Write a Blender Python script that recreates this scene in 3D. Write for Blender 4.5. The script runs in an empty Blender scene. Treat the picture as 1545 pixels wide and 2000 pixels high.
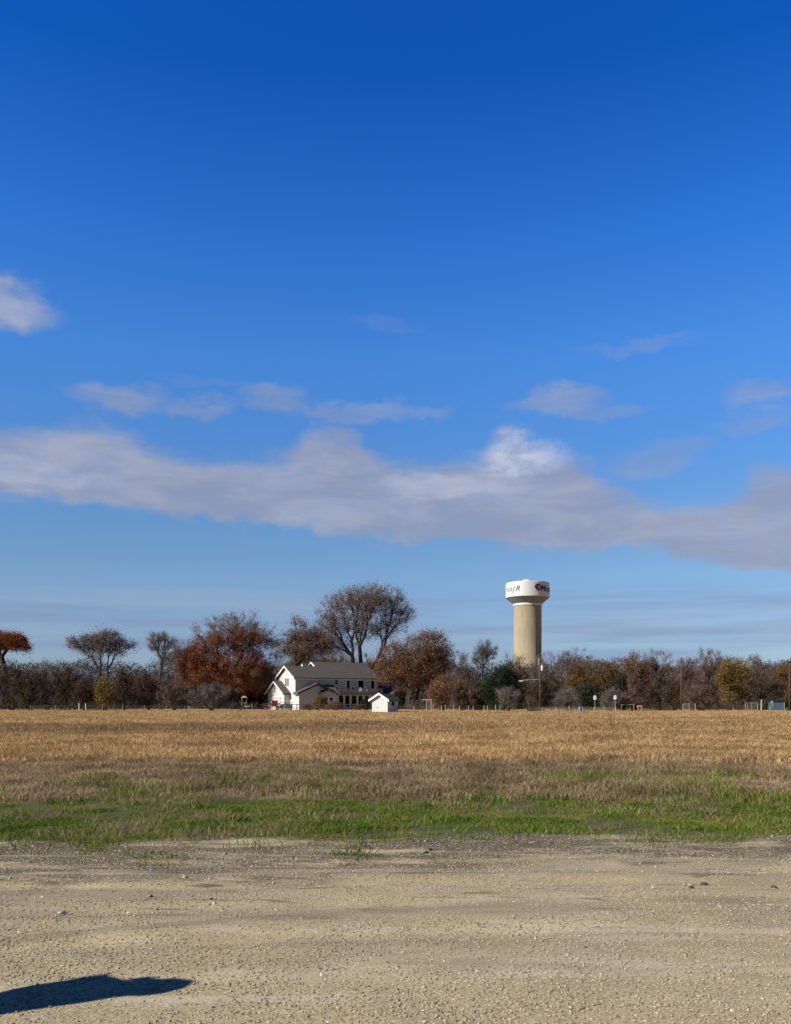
import bpy, math, random
import numpy as np
from mathutils import Vector, Matrix

R = math.radians
S = bpy.context.scene
COL = S.collection
F = 1750.0           # focal length in photo pixels (photo 1545 x 2000)
HY = 1369.0          # horizon row
CH = 1.6             # eye height

# ------------------------------------------------------------------ camera
cam = bpy.data.cameras.new('camera')
cam.sensor_fit = 'VERTICAL'; cam.sensor_height = 24.0
cam.lens = 24.0 * F / 2000.0
cam.shift_y = (HY - 1000.0) / 2000.0
cam.clip_start = 0.1; cam.clip_end = 20000
co = bpy.data.objects.new('camera', cam); COL.objects.link(co)
co.location = (0, 0, CH); co.rotation_euler = (R(90), 0, 0)
S.camera = co

# ------------------------------------------------------------------ light
SUN_EL = 30.0
SUN_AZ = 245.0       # clockwise from +Y (view direction)
sv = Vector((math.sin(R(SUN_AZ)) * math.cos(R(SUN_EL)), math.cos(R(SUN_AZ)) * math.cos(R(SUN_EL)), math.sin(R(SUN_EL))))
sl = bpy.data.lights.new('sun', 'SUN'); sl.energy = 5.0; sl.angle = R(0.5); sl.color = (1.0, 0.93, 0.82)
so = bpy.data.objects.new('sun', sl); COL.objects.link(so)
so.rotation_euler = sv.to_track_quat('Z', 'Y').to_euler(); so.location = (-20, -10, 30)

S.view_settings.view_transform = 'Standard'; S.view_settings.look = 'None'
S.view_settings.gamma = 1.0; S.view_settings.use_curve_mapping = False
S.view_settings.exposure = 0.5


# ------------------------------------------------------------------ node helper
class G:
    def __init__(s, nt): s.nt = nt; s.n = nt.nodes; s.l = nt.links
    def put(s, sock, v):
        if v is None: return
        if isinstance(v, bpy.types.NodeSocket): s.l.new(v, sock)
        elif isinstance(v, (tuple, list)):
            v = tuple(v)
            sock.default_value = v if len(v) == len(sock.default_value) else v + (1.0,)
        else:
            try: sock.default_value = v
            except Exception: sock.default_value = (v, v, v)
    def m(s, op, a, b=None, c=None, clamp=False):
        n = s.n.new('ShaderNodeMath'); n.operation = op; n.use_clamp = clamp
        s.put(n.inputs[0], a); s.put(n.inputs[1], b); s.put(n.inputs[2], c)
        return n.outputs[0]
    def sstep(s, x, a, b, lo=0.0, hi=1.0):
        n = s.n.new('ShaderNodeMapRange'); n.interpolation_type = 'SMOOTHSTEP'
        s.put(n.inputs[0], x); s.put(n.inputs[1], a); s.put(n.inputs[2], b); s.put(n.inputs[3], lo); s.put(n.inputs[4], hi)
        return n.outputs[0]
    def mix(s, f, a, b, mode='MIX'):
        n = s.n.new('ShaderNodeMix'); n.data_type = 'RGBA'; n.blend_type = mode
        s.put(n.inputs[0], f); s.put(n.inputs[6], a); s.put(n.inputs[7], b)
        return n.outputs[2]
    def noise(s, vec, scale, detail=3.0, rough=0.5, dist=0.0):
        n = s.n.new('ShaderNodeTexNoise'); s.put(n.inputs['Vector'], vec)
        n.inputs['Scale'].default_value = scale; n.inputs['Detail'].default_value = detail
        n.inputs['Roughness'].default_value = rough; n.inputs['Distortion'].default_value = dist
        return n.outputs[0]
    def vscale(s, vec, sc, off=(0, 0, 0)):
        n = s.n.new('ShaderNodeMapping'); s.put(n.inputs[0], vec)
        n.inputs['Scale'].default_value = sc; n.inputs['Location'].default_value = off
        return n.outputs[0]
    def ramp(s, f, stops):
        n = s.n.new('ShaderNodeValToRGB'); e = n.color_ramp.elements
        while len(e) < len(stops): e.new(0.5)
        for k, (p, c) in enumerate(stops): e[k].position = p; e[k].color = tuple(c) + (1.0,)
        s.put(n.inputs[0], f)
        return n.outputs[0]


# ------------------------------------------------------------------ world: clear winter sky with a bank of cloud
W = bpy.data.worlds.new('World'); S.world = W; W.use_nodes = True
g = G(W.node_tree); g.n.clear()
sky = g.n.new('ShaderNodeTexSky'); sky.sky_type = 'NISHITA'; sky.sun_disc = False
sky.sun_elevation = R(SUN_EL); sky.sun_rotation = R(SUN_AZ)
sky.air_density = 1.0; sky.dust_density = 0.3; sky.ozone_density = 3.0; sky.altitude = 200
tc = g.n.new('ShaderNodeTexCoord'); sp = g.n.new('ShaderNodeSeparateXYZ'); g.l.new(tc.outputs['Generated'], sp.inputs[0])
dx, dy, dz = sp.outputs
az = g.m('ARCTAN2', dx, dy)                                    # azimuth from view direction, radians
el = g.m('ARCTAN2', dz, g.m('SQRT', g.m('ADD', g.m('MULTIPLY', dx, dx), g.m('MULTIPLY', dy, dy))))
def azel(px, py):
    a = math.atan((px - 772.5) / F)
    return a, math.atan((HY - py) / F * math.cos(a))
SKYMUL = [(0.0, (0.415, 0.471, 0.671)), (0.111, (0.532, 0.636, 0.78)), (0.132, (0.508, 0.639, 0.777)), (0.304, (0.371, 0.824, 1.315)), (0.392, (0.204, 0.711, 1.404)), (0.511, (0.052, 0.490, 1.23)), (0.565, (0.050, 0.500, 1.30)), (0.76, (0.03, 0.28, 0.72)), (1.0, (0.017, 0.166, 0.418))]  # upper stops dim the unseen zenith to lessen light in the shade
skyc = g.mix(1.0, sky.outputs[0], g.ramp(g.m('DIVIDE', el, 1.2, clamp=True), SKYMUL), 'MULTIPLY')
back = g.sstep(g.m('ABSOLUTE', az), 0.85, 1.6, 1.0, 0.36)  # unseen sky behind the camera dimmed to deepen shade on the house front
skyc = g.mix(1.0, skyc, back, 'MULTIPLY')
# warped cloud coordinates
cmb = g.n.new('ShaderNodeCombineXYZ'); g.l.new(az, cmb.inputs[0]); g.l.new(el, cmb.inputs[1])
cv = cmb.outputs[0]
w1 = g.m('SUBTRACT', g.noise(g.vscale(cv, (9, 22, 1)), 1.0, 5, 0.6), 0.5)
w2 = g.m('SUBTRACT', g.noise(g.vscale(cv, (34, 60, 1), (3, 7, 0)), 1.0, 6, 0.65), 0.5)
eb = g.m('ADD', el, g.m('ADD', g.m('MULTIPLY', w1, 0.055), g.m('MULTIPLY', w2, 0.026)))
ab = g.m('ADD', az, g.m('MULTIPLY', w1, 0.05))
TOP = [(-300, 880), (-100, 855), (0, 842), (100, 826), (200, 815), (300, 862), (400, 893), (480, 888), (560, 872), (620, 822), (680, 830), (740, 890), (800, 905), (870, 888), (940, 872), (985, 834), (1030, 852), (1080, 872), (1150, 900), (1200, 937), (1300, 972), (1380, 962), (1440, 945), (1480, 908), (1545, 900), (1700, 930), (1850, 960)]
BOT = [(-300, 930), (0, 967), (200, 992), (400, 1015), (620, 1040), (870, 1062), (1080, 1072), (1300, 1092), (1545, 1118), (1850, 1120)]
def curve(pts):
    n = g.n.new('ShaderNodeFloatCurve'); c = n.mapping.curves[0]
    n.mapping.use_clip = False
    pp = [azel(*p) for p in pts]
    xs = [(a + 0.6) / 1.2 for a, _ in pp]; ys = [e for _, e in pp]
    c.points[0].location = (xs[0], ys[0]); c.points[1].location = (xs[-1], ys[-1])
    for x, y in list(zip(xs, ys))[1:-1]: c.points.new(x, y)
    n.mapping.update()
    g.put(n.inputs[1], g.m('MULTIPLY_ADD', g.m('ADD', az, g.m('MULTIPLY', w2, 0.02)), 1 / 1.2, 0.5))
    return n.outputs[0]
t_ = curve(TOP); b_ = curve(BOT)
front = g.sstep(g.m('ABSOLUTE', az), 0.75, 0.55)
band = g.m('MULTIPLY', g.sstep(g.m('SUBTRACT', t_, eb), -0.008, 0.026), g.sstep(g.m('SUBTRACT', eb, b_), -0.007, 0.012))
band = g.m('MULTIPLY', band, front)
def blob(px, py, hw, hh, amp):
    a, e = azel(px, py)
    ua = g.m('DIVIDE', g.m('SUBTRACT', ab, a), hw / F); ue = g.m('DIVIDE', g.m('SUBTRACT', eb, e), hh / F)
    r = g.m('SQRT', g.m('ADD', g.m('MULTIPLY', ua, ua), g.m('MULTIPLY', ue, ue)))
    return g.sstep(r, 1.15, 0.35, 0.0, amp)
cl = band
for args in [(15, 600, 95, 42, 0.85), (235, 775, 110, 30, 0.6), (385, 795, 80, 18, 0.45), (530, 785, 85, 30, 0.5), (690, 800, 160, 22, 0.45), (830, 805, 60, 16, 0.3),
             (1090, 790, 110, 28, 0.55), (1180, 805, 90, 16, 0.35), (1490, 768, 85, 28, 0.45), (1480, 825, 80, 24, 0.32), (1330, 872, 70, 20, 0.3),
             (1270, 905, 90, 30, 0.4), (1230, 678, 130, 13, 0.22), (750, 642, 90, 18, 0.12), (10, 975, 60, 18, 0.25), (400, 750, 90, 14, 0.14)]:
    cl = g.m('MAXIMUM', cl, blob(*args))
st = g.noise(g.vscale(cv, (7, 30, 1), (1, 2, 0)), 1.0, 7, 0.62, 0.5)
st2 = g.noise(g.vscale(cv, (24, 44, 1), (5, 2, 0)), 1.0, 8, 0.65)
dens = g.m('MULTIPLY', cl, g.sstep(st, 0.25, 0.65, 0.88, 0.98))
dens = g.m('MULTIPLY', dens, g.sstep(st2, 0.32, 0.62, 0.82, 1.0))
bright = g.m('ADD', g.m('MULTIPLY', blob(1030, 882, 120, 44, 1.0), g.sstep(st2, 0.35, 0.6, 0.35, 1.0)), g.m('ADD', blob(880, 950, 170, 26, 0.35), g.m('ADD', blob(60, 925, 180, 24, 0.3), blob(20, 600, 60, 26, 0.35))))
bright = g.m('ADD', bright, g.sstep(st, 0.35, 0.7, 0.0, 0.32))
SC = 0.68
ccol = g.mix(g.m('MINIMUM', bright, 1.0), (0.295 * SC, 0.335 * SC, 0.47 * SC), (0.56 * SC, 0.60 * SC, 0.74 * SC))
# thin veil of cloud low over the horizon
vn = g.noise(g.vscale(cv, (3.5, 60, 1), (4, 1, 0)), 1.0, 5, 0.55, 0.4)
veil = g.m('MULTIPLY', g.sstep(el, 0.145, 0.09, 0.0, 1.0), g.sstep(vn, 0.35, 0.62, 0.10, 0.75))
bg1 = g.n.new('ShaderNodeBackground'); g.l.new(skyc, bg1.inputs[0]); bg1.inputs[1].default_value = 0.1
SKYBG = bg1
bg2 = g.n.new('ShaderNodeBackground'); g.l.new(ccol, bg2.inputs[0]); bg2.inputs[1].default_value = 1.0
bg3 = g.n.new('ShaderNodeBackground'); g.l.new(g.mix(g.sstep(g.noise(g.vscale(cv, (3, 30, 1), (8, 3, 0)), 1.0, 4, 0.5), 0.42, 0.62), (0.165, 0.228, 0.36), (0.22, 0.285, 0.40)), bg3.inputs[0]); bg3.inputs[1].default_value = 1.0
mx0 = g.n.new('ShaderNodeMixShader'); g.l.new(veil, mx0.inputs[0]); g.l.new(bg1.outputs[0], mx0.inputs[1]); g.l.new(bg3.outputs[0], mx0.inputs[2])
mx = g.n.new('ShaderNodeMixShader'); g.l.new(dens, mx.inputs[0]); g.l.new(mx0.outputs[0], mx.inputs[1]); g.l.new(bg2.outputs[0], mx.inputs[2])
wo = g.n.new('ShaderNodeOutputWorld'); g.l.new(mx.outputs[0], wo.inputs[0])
W.cycles.sampling_method = 'MANUAL'; W.cycles.sample_map_resolution = 512


# ------------------------------------------------------------------ materials
def mat(name, col, rough=0.85, var=0.0, vscale=3.0, bump=0.0, bscale=20.0, island=0.0, metal=0.0, col2=None, sheen=0, two=0.0):
    m = bpy.data.materials.new(name); m.use_nodes = True
    g = G(m.node_tree); b = g.n['Principled BSDF']
    b.inputs['Roughness'].default_value = rough; b.inputs['Metallic'].default_value = metal
    b.inputs['Specular IOR Level'].default_value = 0.25
    geo = g.n.new('ShaderNodeNewGeometry'); pos = geo.outputs['Position']
    c = tuple(col)
    if col2 is None: col2 = tuple(x * (1 - var) for x in col)
    src = None
    if var > 0:
        src = g.sstep(g.noise(pos, vscale, 4, 0.6), 0.3, 0.7)
    if island > 0:
        ri = geo.outputs['Random Per Island']
        src = g.m('ADD', g.m('MULTIPLY', ri, island), g.m('MULTIPLY', src, 1 - island)) if src is not None else g.m('MULTIPLY', ri, island)
    if src is not None: g.l.new(g.mix(src, c, col2), b.inputs['Base Color'])
    else: b.inputs['Base Color'].default_value = c + (1,)
    if bump > 0:
        bn = g.n.new('ShaderNodeBump'); bn.inputs['Distance'].default_value = bump; bn.inputs['Strength'].default_value = 1.0
        g.l.new(g.noise(pos, bscale, 4, 0.6), bn.inputs['Height']); g.l.new(bn.outputs[0], b.inputs['Normal'])
    if two > 0:      # thin leaves let some light through
        tr = g.n.new('ShaderNodeBsdfTranslucent')
        if b.inputs['Base Color'].is_linked: g.l.new(b.inputs['Base Color'].links[0].from_socket, tr.inputs[0])
        else: tr.inputs[0].default_value = c + (1,)
        ms = g.n.new('ShaderNodeMixShader'); ms.inputs[0].default_value = two
        g.l.new(b.outputs[0], ms.inputs[1]); g.l.new(tr.outputs[0], ms.inputs[2]); g.l.new(ms.outputs[0], g.n['Material Output'].inputs[0])
    return m


# ------------------------------------------------------------------ mesh helpers
class MB:
    def __init__(s): s.v = []; s.f = []; s.mi = []
    def add(s, vs, fs, mi=0):
        o = len(s.v); s.v += [tuple(v) for v in vs]; s.f += [tuple(i + o for i in f) for f in fs]; s.mi += [mi] * len(fs)
        return s
    def box(s, x0, x1, y0, y1, z0, z1, M=None, mi=0):
        vs = [(x, y, z) for z in (z0, z1) for y in (y0, y1) for x in (x0, x1)]
        if M is not None: vs = [tuple(M @ Vector(v)) for v in vs]
        return s.add(vs, [(0, 2, 3, 1), (4, 5, 7, 6), (0, 1, 5, 4), (2, 6, 7, 3), (0, 4, 6, 2), (1, 3, 7, 5)], mi)
    def prism(s, pts, ax, a0, a1, mi=0):
        """polygon pts (p,q) extruded along axis ax ('u': pts=(v,z); 'v': pts=(u,z)) between a0, a1"""
        n = len(pts); vs = []
        for a in (a0, a1):
            for p, q in pts: vs.append((a, p, q) if ax == 'u' else (p, a, q))
        fs = [tuple(range(n)), tuple(range(2 * n - 1, n - 1, -1))] + [(i, i + n, (i + 1) % n + n, (i + 1) % n) for i in range(n)]
        return s.add(vs, fs, mi)
    def tube(s, p0, p1, r0, r1=None, n=8, mi=0, caps=True):
        r1 = r0 if r1 is None else r1
        p0 = Vector(p0); p1 = Vector(p1); d = (p1 - p0).normalized()
        a = d.orthogonal().normalized(); b = d.cross(a)
        vs = []
        for p, r in ((p0, r0), (p1, r1)):
            for k in range(n):
                t = 2 * math.pi * k / n; vs.append(p + (a * math.cos(t) + b * math.sin(t)) * r)
        fs = [(k, (k + 1) % n, (k + 1) % n + n, k + n) for k in range(n)]
        if caps: fs += [tuple(range(n - 1, -1, -1)), tuple(range(n, 2 * n))]
        return s.add(vs, fs, mi)
    def lathe(s, prof, n=64, c=(0, 0), mi=0):
        vs = []
        for r, z in prof:
            for k in range(n):
                t = 2 * math.pi * k / n; vs.append((c[0] + r * math.cos(t), c[1] + r * math.sin(t), z))
        fs = []
        for j in range(len(prof) - 1):
            for k in range(n):
                fs.append((j * n + k, j * n + (k + 1) % n, (j + 1) * n + (k + 1) % n, (j + 1) * n + k))
        return s.add(vs, fs, mi)
    def build(s, name, mats, parent=None, smooth=False, bevel=0.0, bevel_seg=1):
        me = bpy.data.meshes.new(name); me.from_pydata(s.v, [], s.f); 
        mats = mats if isinstance(mats, (list, tuple)) else [mats]
        for m in mats: me.materials.append(m)
        me.polygons.foreach_set('material_index', s.mi)
        if smooth: me.polygons.foreach_set('use_smooth', [True] * len(s.f))
        me.validate(); me.update()
        o = bpy.data.objects.new(name, me); COL.objects.link(o)
        if parent: o.parent = parent
        if bevel > 0:
            bm = o.modifiers.new('bevel', 'BEVEL'); bm.width = bevel; bm.segments = bevel_seg; bm.limit_method = 'ANGLE'
        return o

def npmesh(name, V, Fc, mats, parent=None, mi=None, smooth=False):
    """V (n,3), Fc (m,k) with k = 3 or 4"""
    me = bpy.data.meshes.new(name); k = Fc.shape[1]
    me.vertices.add(len(V)); me.vertices.foreach_set('co', V.astype(np.float32).ravel())
    me.loops.add(Fc.size); me.loops.foreach_set('vertex_index', Fc.astype(np.int32).ravel())
    me.polygons.add(len(Fc)); me.polygons.foreach_set('loop_start', np.arange(0, Fc.size, k, dtype=np.int32))
    for m in (mats if isinstance(mats, (list, tuple)) else [mats]): me.materials.append(m)
    if mi is not None: me.polygons.foreach_set('material_index', mi.astype(np.int32))
    me.polygons.foreach_set('use_smooth', np.full(len(Fc), smooth))
    me.update(calc_edges=True)
    o = bpy.data.objects.new(name, me); COL.objects.link(o)
    if parent: o.parent = parent
    return o

def tag(o, label=None, cat=None, group=None, kind=None):
    if label: o['label'] = label
    if cat: o['category'] = cat
    if group: o['group'] = group
    if kind: o['kind'] = kind
    return o
def empty(name, loc, rz=0.0, label=None, cat=None, group=None):
    o = bpy.data.objects.new(name, None); COL.objects.link(o); o.empty_display_size = 0.3
    o.location = loc; o.rotation_euler = (0, 0, rz)
    return tag(o, label, cat, group)

def PX(px, Y): return (px - 772.5) / F * Y
def PZ(py, Y): return CH + (HY - py) / F * Y
def GY(py): return CH * F / (py - HY)          # distance of flat ground seen on a row

# ------------------------------------------------------------------ ground relief
def relief(x, y):
    r = np.hypot(x, y)
    h = 0.010 * np.sin(1.3 * x + 0.7 * np.sin(0.9 * y)) * np.sin(1.9 * y + 0.6 * np.sin(1.1 * x))
    h += 0.006 * np.sin(4.1 * x + 2.0 * np.sin(2.3 * y)) * np.sin(5.3 * y + 1.3 * np.sin(3.1 * x))
    # wheel ruts running across the lot
    for yc, a, d in ((6.15, 0.05, 0.022), (6.9, 0.02, 0.018), (7.7, 0.03, 0.03), (8.6, 0.01, 0.03)):
        yy = y - (yc + a * x + 0.25 * np.sin(0.35 * x + yc))
        h -= d * np.exp(-(yy / 0.13) ** 2) - 0.6 * d * np.exp(-((yy - 0.3) / 0.14) ** 2)
    h += 0.05 * np.exp(-((y - 10.0 - 0.2 * np.sin(0.5 * x)) / 0.5) ** 2)        # spoil left along the edge
    h += 0.02 * np.sin(2.2 * x + 1.7 * y) * np.sin(3.1 * y - 0.8 * x) * np.clip((y - 8.5) / 3, 0, 1)
    return h * np.clip((80 - r) / 50, 0, 1)

rr = np.concatenate([[0.02], np.geomspace(0.6, 3.5, 14), np.geomspace(3.6, 24, 300), np.geomspace(24.3, 200, 70), np.geomspace(210, 9000, 26)])
fwd = np.linspace(R(40), R(140), 620); rest = np.linspace(R(140), R(400), 90)[1:-1]
aa = np.concatenate([fwd, rest])
RR, AA = np.meshgrid(rr, aa, indexing='ij'); gx = RR * np.cos(AA); gy = RR * np.sin(AA)
gz = relief(gx, gy); V = np.stack([gx, gy, gz], -1).reshape(-1, 3)
nr, na = len(rr), len(aa); i, j = np.meshgrid(np.arange(nr - 1), np.arange(na), indexing='ij'); j2 = (j + 1) % na
Fg = np.stack([i * na + j, (i + 1) * na + j, (i + 1) * na + j2, i * na + j2], -1).reshape(-1, 4)

mg = bpy.data.materials.new('ground'); mg.use_nodes = True
g = G(mg.node_tree); b = g.n['Principled BSDF']; b.inputs['Roughness'].default_value = 0.95; b.inputs['Specular IOR Level'].default_value = 0.1
geo = g.n.new('ShaderNodeNewGeometry'); P = geo.outputs['Position']
sp = g.n.new('ShaderNodeSeparateXYZ'); g.l.new(P, sp.inputs[0]); X, Y, Z = sp.outputs
big = g.m('SUBTRACT', g.noise(P, 0.45, 4, 0.6), 0.5)
med = g.m('SUBTRACT', g.noise(P, 2.2, 4, 0.65), 0.5)
fine = g.noise(P, 38, 4, 0.7)
fine2 = g.noise(P, 120, 3, 0.7)
Yn = g.m('ADD', Y, g.m('ADD', g.m('MULTIPLY', big, 3.0), g.m('MULTIPLY', med, 1.6)))
# gravel: crushed limestone, pale compacted streaks and greyer tracks
vor = g.n.new('ShaderNodeTexVoronoi'); g.l.new(P, vor.inputs['Vector']); vor.inputs['Scale'].default_value = 95
vs = g.n.new('ShaderNodeSeparateColor'); g.l.new(vor.outputs['Color'], vs.inputs[0])
peb = g.mix(vs.outputs[0], (0.25, 0.202, 0.115), (0.52, 0.435, 0.27))
peb = g.mix(g.sstep(vs.outputs[1], 0.86, 0.97), peb, (0.62, 0.56, 0.44))
peb = g.mix(g.sstep(vs.outputs[2], 0.16, 0.06), peb, (0.13, 0.10, 0.07))
peb = g.mix(g.sstep(fine, 0.25, 0.75, 0.0, 0.7), peb, (0.39, 0.325, 0.19))
peb = g.mix(g.sstep(fine2, 0.52, 0.78, 0.0, 0.5), peb, (0.19, 0.155, 0.10))
streakn = g.noise(g.vscale(P, (0.32, 1.7, 1), (2, 5, 0)), 1.0, 5, 0.62, 0.5)
streak = g.sstep(streakn, 0.52, 0.64)
peb = g.mix(g.m('MULTIPLY', streak, 0.6), peb, (0.50, 0.44, 0.33))
grey = g.sstep(g.noise(g.vscale(P, (0.22, 1.0, 1), (7, 1, 0)), 1.0, 5, 0.6, 0.4), 0.46, 0.58)
greyz = g.m('MULTIPLY', grey, g.sstep(Yn, 5.2, 7.4, 0.06, 0.62))
peb = g.mix(greyz, peb, g.mix(fine, (0.16, 0.132, 0.098), (0.33, 0.28, 0.205)))
# pale curved wheel tracks
def arc(cx_, cy_, r_, w_, amt, col_, c_in):
    ux = g.m('SUBTRACT', X, cx_); uy = g.m('SUBTRACT', Y, cy_); d_ = g.m('SQRT', g.m('ADD', g.m('MULTIPLY', ux, ux), g.m('MULTIPLY', uy, uy)))
    e_ = g.m('ABSOLUTE', g.m('ADD', g.m('SUBTRACT', d_, r_), g.m('MULTIPLY', med, 0.25)))
    k_ = g.m('MULTIPLY', g.sstep(e_, w_, w_ * 0.3), g.sstep(g.noise(g.vscale(P, (0.7, 1.6, 1), (cx_, 2, 0)), 1.0, 4, 0.6), 0.40, 0.58))
    return g.mix(g.m('MULTIPLY', k_, amt), c_in, col_)
peb = arc(1.0, -8.5, 14.85, 0.16, 0.45, (0.56, 0.49, 0.37), peb); peb = arc(1.0, -8.5, 14.45, 0.12, 0.3, (0.24, 0.195, 0.13), peb)
peb = arc(-1.0, -4.0, 9.2, 0.14, 0.3, (0.52, 0.45, 0.33), peb); peb = arc(-0.6, -4.0, 9.55, 0.12, 0.45, (0.25, 0.20, 0.125), peb)
peb = arc(0.5, -5.2, 10.5, 0.15, 0.45, (0.54, 0.47, 0.34), peb); peb = arc(4.0, -10.0, 17.3, 0.14, 0.6, (0.20, 0.165, 0.11), peb)
# rows of darker soil in the ruts near the edge
rut = g.sstep(g.noise(g.vscale(P, (0.9, 6.5, 1), (1, 3, 0)), 1.0, 5, 0.65, 0.3), 0.57, 0.64)
peb = g.mix(g.m('MULTIPLY', rut, g.sstep(Y, 5.6, 7.8, 0.0, 0.8)), peb, (0.10, 0.082, 0.045))
soil = g.mix(fine, (0.05, 0.038, 0.025), (0.19, 0.155, 0.105))
soil = g.mix(g.sstep(vs.outputs[1], 0.90, 0.98), soil, (0.6, 0.55, 0.46))
green = g.mix(g.sstep(med, -0.2, 0.25), (0.05, 0.065, 0.016), (0.115, 0.11, 0.04))
green = g.mix(g.sstep(big, 0.02, 0.22), green, (0.19, 0.15, 0.08))
green = g.mix(g.sstep(g.noise(P, 14, 4, 0.7), 0.45, 0.62), green, g.mix(fine, (0.04, 0.055, 0.014), (0.15, 0.12, 0.065)))
brown = g.mix(fine, (0.14, 0.105, 0.062), (0.28, 0.215, 0.13))
gold = g.mix(g.sstep(med, -0.25, 0.3), (0.44, 0.29, 0.14), (0.32, 0.215, 0.105))
gold = g.mix(g.sstep(g.noise(P, 0.09, 4, 0.6), 0.38, 0.62), gold, (0.46, 0.33, 0.16))
# slanting edge: the gravel reaches farther on the right
Ye = g.m('SUBTRACT', Yn, g.m('MULTIPLY', X, 0.09))
c = g.mix(g.m('MULTIPLY', g.sstep(g.m('ADD', Ye, g.m('MULTIPLY', X, -0.12)), 8.0, 9.0), g.sstep(g.noise(g.vscale(P, (0.45, 2.2, 1), (3, 3, 0)), 1.0, 5, 0.65), 0.40, 0.53)), peb, soil)
c = g.mix(g.sstep(Ye, 9.6, 10.3), c, soil)
c = g.mix(g.sstep(Ye, 10.0, 10.9), c, green)
c = g.mix(g.sstep(Yn, 14.4, 15.0), c, brown)
c = g.mix(g.sstep(Yn, 22.0, 24.5), c, gold)
g.l.new(c, b.inputs['Base Color'])
h1 = g.m('ADD', g.m('MULTIPLY', vor.outputs['Distance'], -0.12), g.m('ADD', g.m('MULTIPLY', fine, 0.8), g.m('MULTIPLY', fine2, 0.3)))
bn = g.n.new('ShaderNodeBump'); bn.inputs['Distance'].default_value = 0.008; bn.inputs['Strength'].default_value = 0.9
g.l.new(h1, bn.inputs['Height']); g.l.new(bn.outputs[0], b.inputs['Normal'])
tag(npmesh('ground', V, Fg, mg, smooth=True), kind='structure')

# ------------------------------------------------------------------ blades
def vnoise(x, y, seed, sc):
    """cheap smooth value noise in 0..1"""
    rs = np.random.RandomState(seed); T = rs.rand(256, 256)
    x = x * sc + 500; y = y * sc + 500
    xi = np.floor(x).astype(int); yi = np.floor(y).astype(int); fx = x - xi; fy = y - yi
    fx = fx * fx * (3 - 2 * fx); fy = fy * fy * (3 - 2 * fy)
    a = T[xi % 256, yi % 256]; b_ = T[(xi + 1) % 256, yi % 256]; c_ = T[xi % 256, (yi + 1) % 256]; d_ = T[(xi + 1) % 256, (yi + 1) % 256]
    return (a * (1 - fx) + b_ * fx) * (1 - fy) + (c_ * (1 - fx) + d_ * fx) * fy

def blades(name, x, y, h, w, lean, m, seed, label):
    rs = np.random.RandomState(seed); n = len(x)
    a = rs.rand(n) * 2 * math.pi; la = rs.rand(n) * 2 * math.pi
    z = relief(x, y) - 0.01
    cx, sx = np.cos(a) * w / 2, np.sin(a) * w / 2
    lx, ly = np.cos(la) * lean * h, np.sin(la) * lean * h
    V = np.empty((n, 5, 3))
    V[:, 0] = np.stack([x - cx, y - sx, z], -1); V[:, 1] = np.stack([x + cx, y + sx, z], -1)
    mx_, my_ = x + lx * 0.3, y + ly * 0.3
    V[:, 2] = np.stack([mx_ - cx * .75, my_ - sx * .75, z + h * .58], -1); V[:, 3] = np.stack([mx_ + cx * .75, my_ + sx * .75, z + h * .58], -1)
    V[:, 4] = np.stack([x + lx, y + ly, z + h * np.sqrt(np.clip(1 - lean ** 2 * .5, .1, 1))], -1)
    o = (np.arange(n) * 5)[:, None]
    Fc = np.concatenate([o + [0, 1, 3], o + [0, 3, 2], o + [2, 3, 4]])
    ob = npmesh(name, V.reshape(-1, 3), Fc, m)
    return tag(ob, label, 'grass', kind='stuff')

def scatter(n, y0, y1, seed, margin=0.56, pad=2.0, power=1.0):
    rs = np.random.RandomState(seed); u = rs.rand(n) ** power
    y = y0 + (y1 - y0) * u
    x = (rs.rand(n) * 2 - 1) * (margin * y + pad)
    return x, y, rs

def grassmat(name, cols, vsc=0.35, two=0.35):
    m = bpy.data.materials.new(name); m.use_nodes = True
    g = G(m.node_tree); b = g.n['Principled BSDF']; b.inputs['Roughness'].default_value = 0.8; b.inputs['Specular IOR Level'].default_value = 0.15
    geo = g.n.new('ShaderNodeNewGeometry')
    pp = g.sstep(g.noise(g.vscale(geo.outputs['Position'], (1, 1, 0.2)), vsc, 6, 0.62), 0.36, 0.64)
    f = g.m('ADD', g.m('MULTIPLY', geo.outputs['Random Per Island'], 0.38), g.m('MULTIPLY', pp, 0.62))
    c = g.ramp(f, [(k / (len(cols) - 1), q) for k, q in enumerate(cols)])
    lo = g.sstep(g.noise(g.vscale(geo.outputs['Position'], (0.5, 1, 0.2), (9, 4, 0)), 0.16, 5, 0.65), 0.38, 0.60)
    c = g.mix(g.m('MULTIPLY', lo, 0.55), c, g.mix(1.0, c, (0.62, 0.66, 0.66), 'MULTIPLY'))
    g.l.new(c, b.inputs['Base Color'])
    tr = g.n.new('ShaderNodeBsdfTranslucent'); g.l.new(c, tr.inputs[0])
    ms = g.n.new('ShaderNodeMixShader'); ms.inputs[0].default_value = two
    g.l.new(b.outputs[0], ms.inputs[1]); g.l.new(tr.outputs[0], ms.inputs[2]); g.l.new(ms.outputs[0], g.n['Material Output'].inputs[0])
    return m

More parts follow.
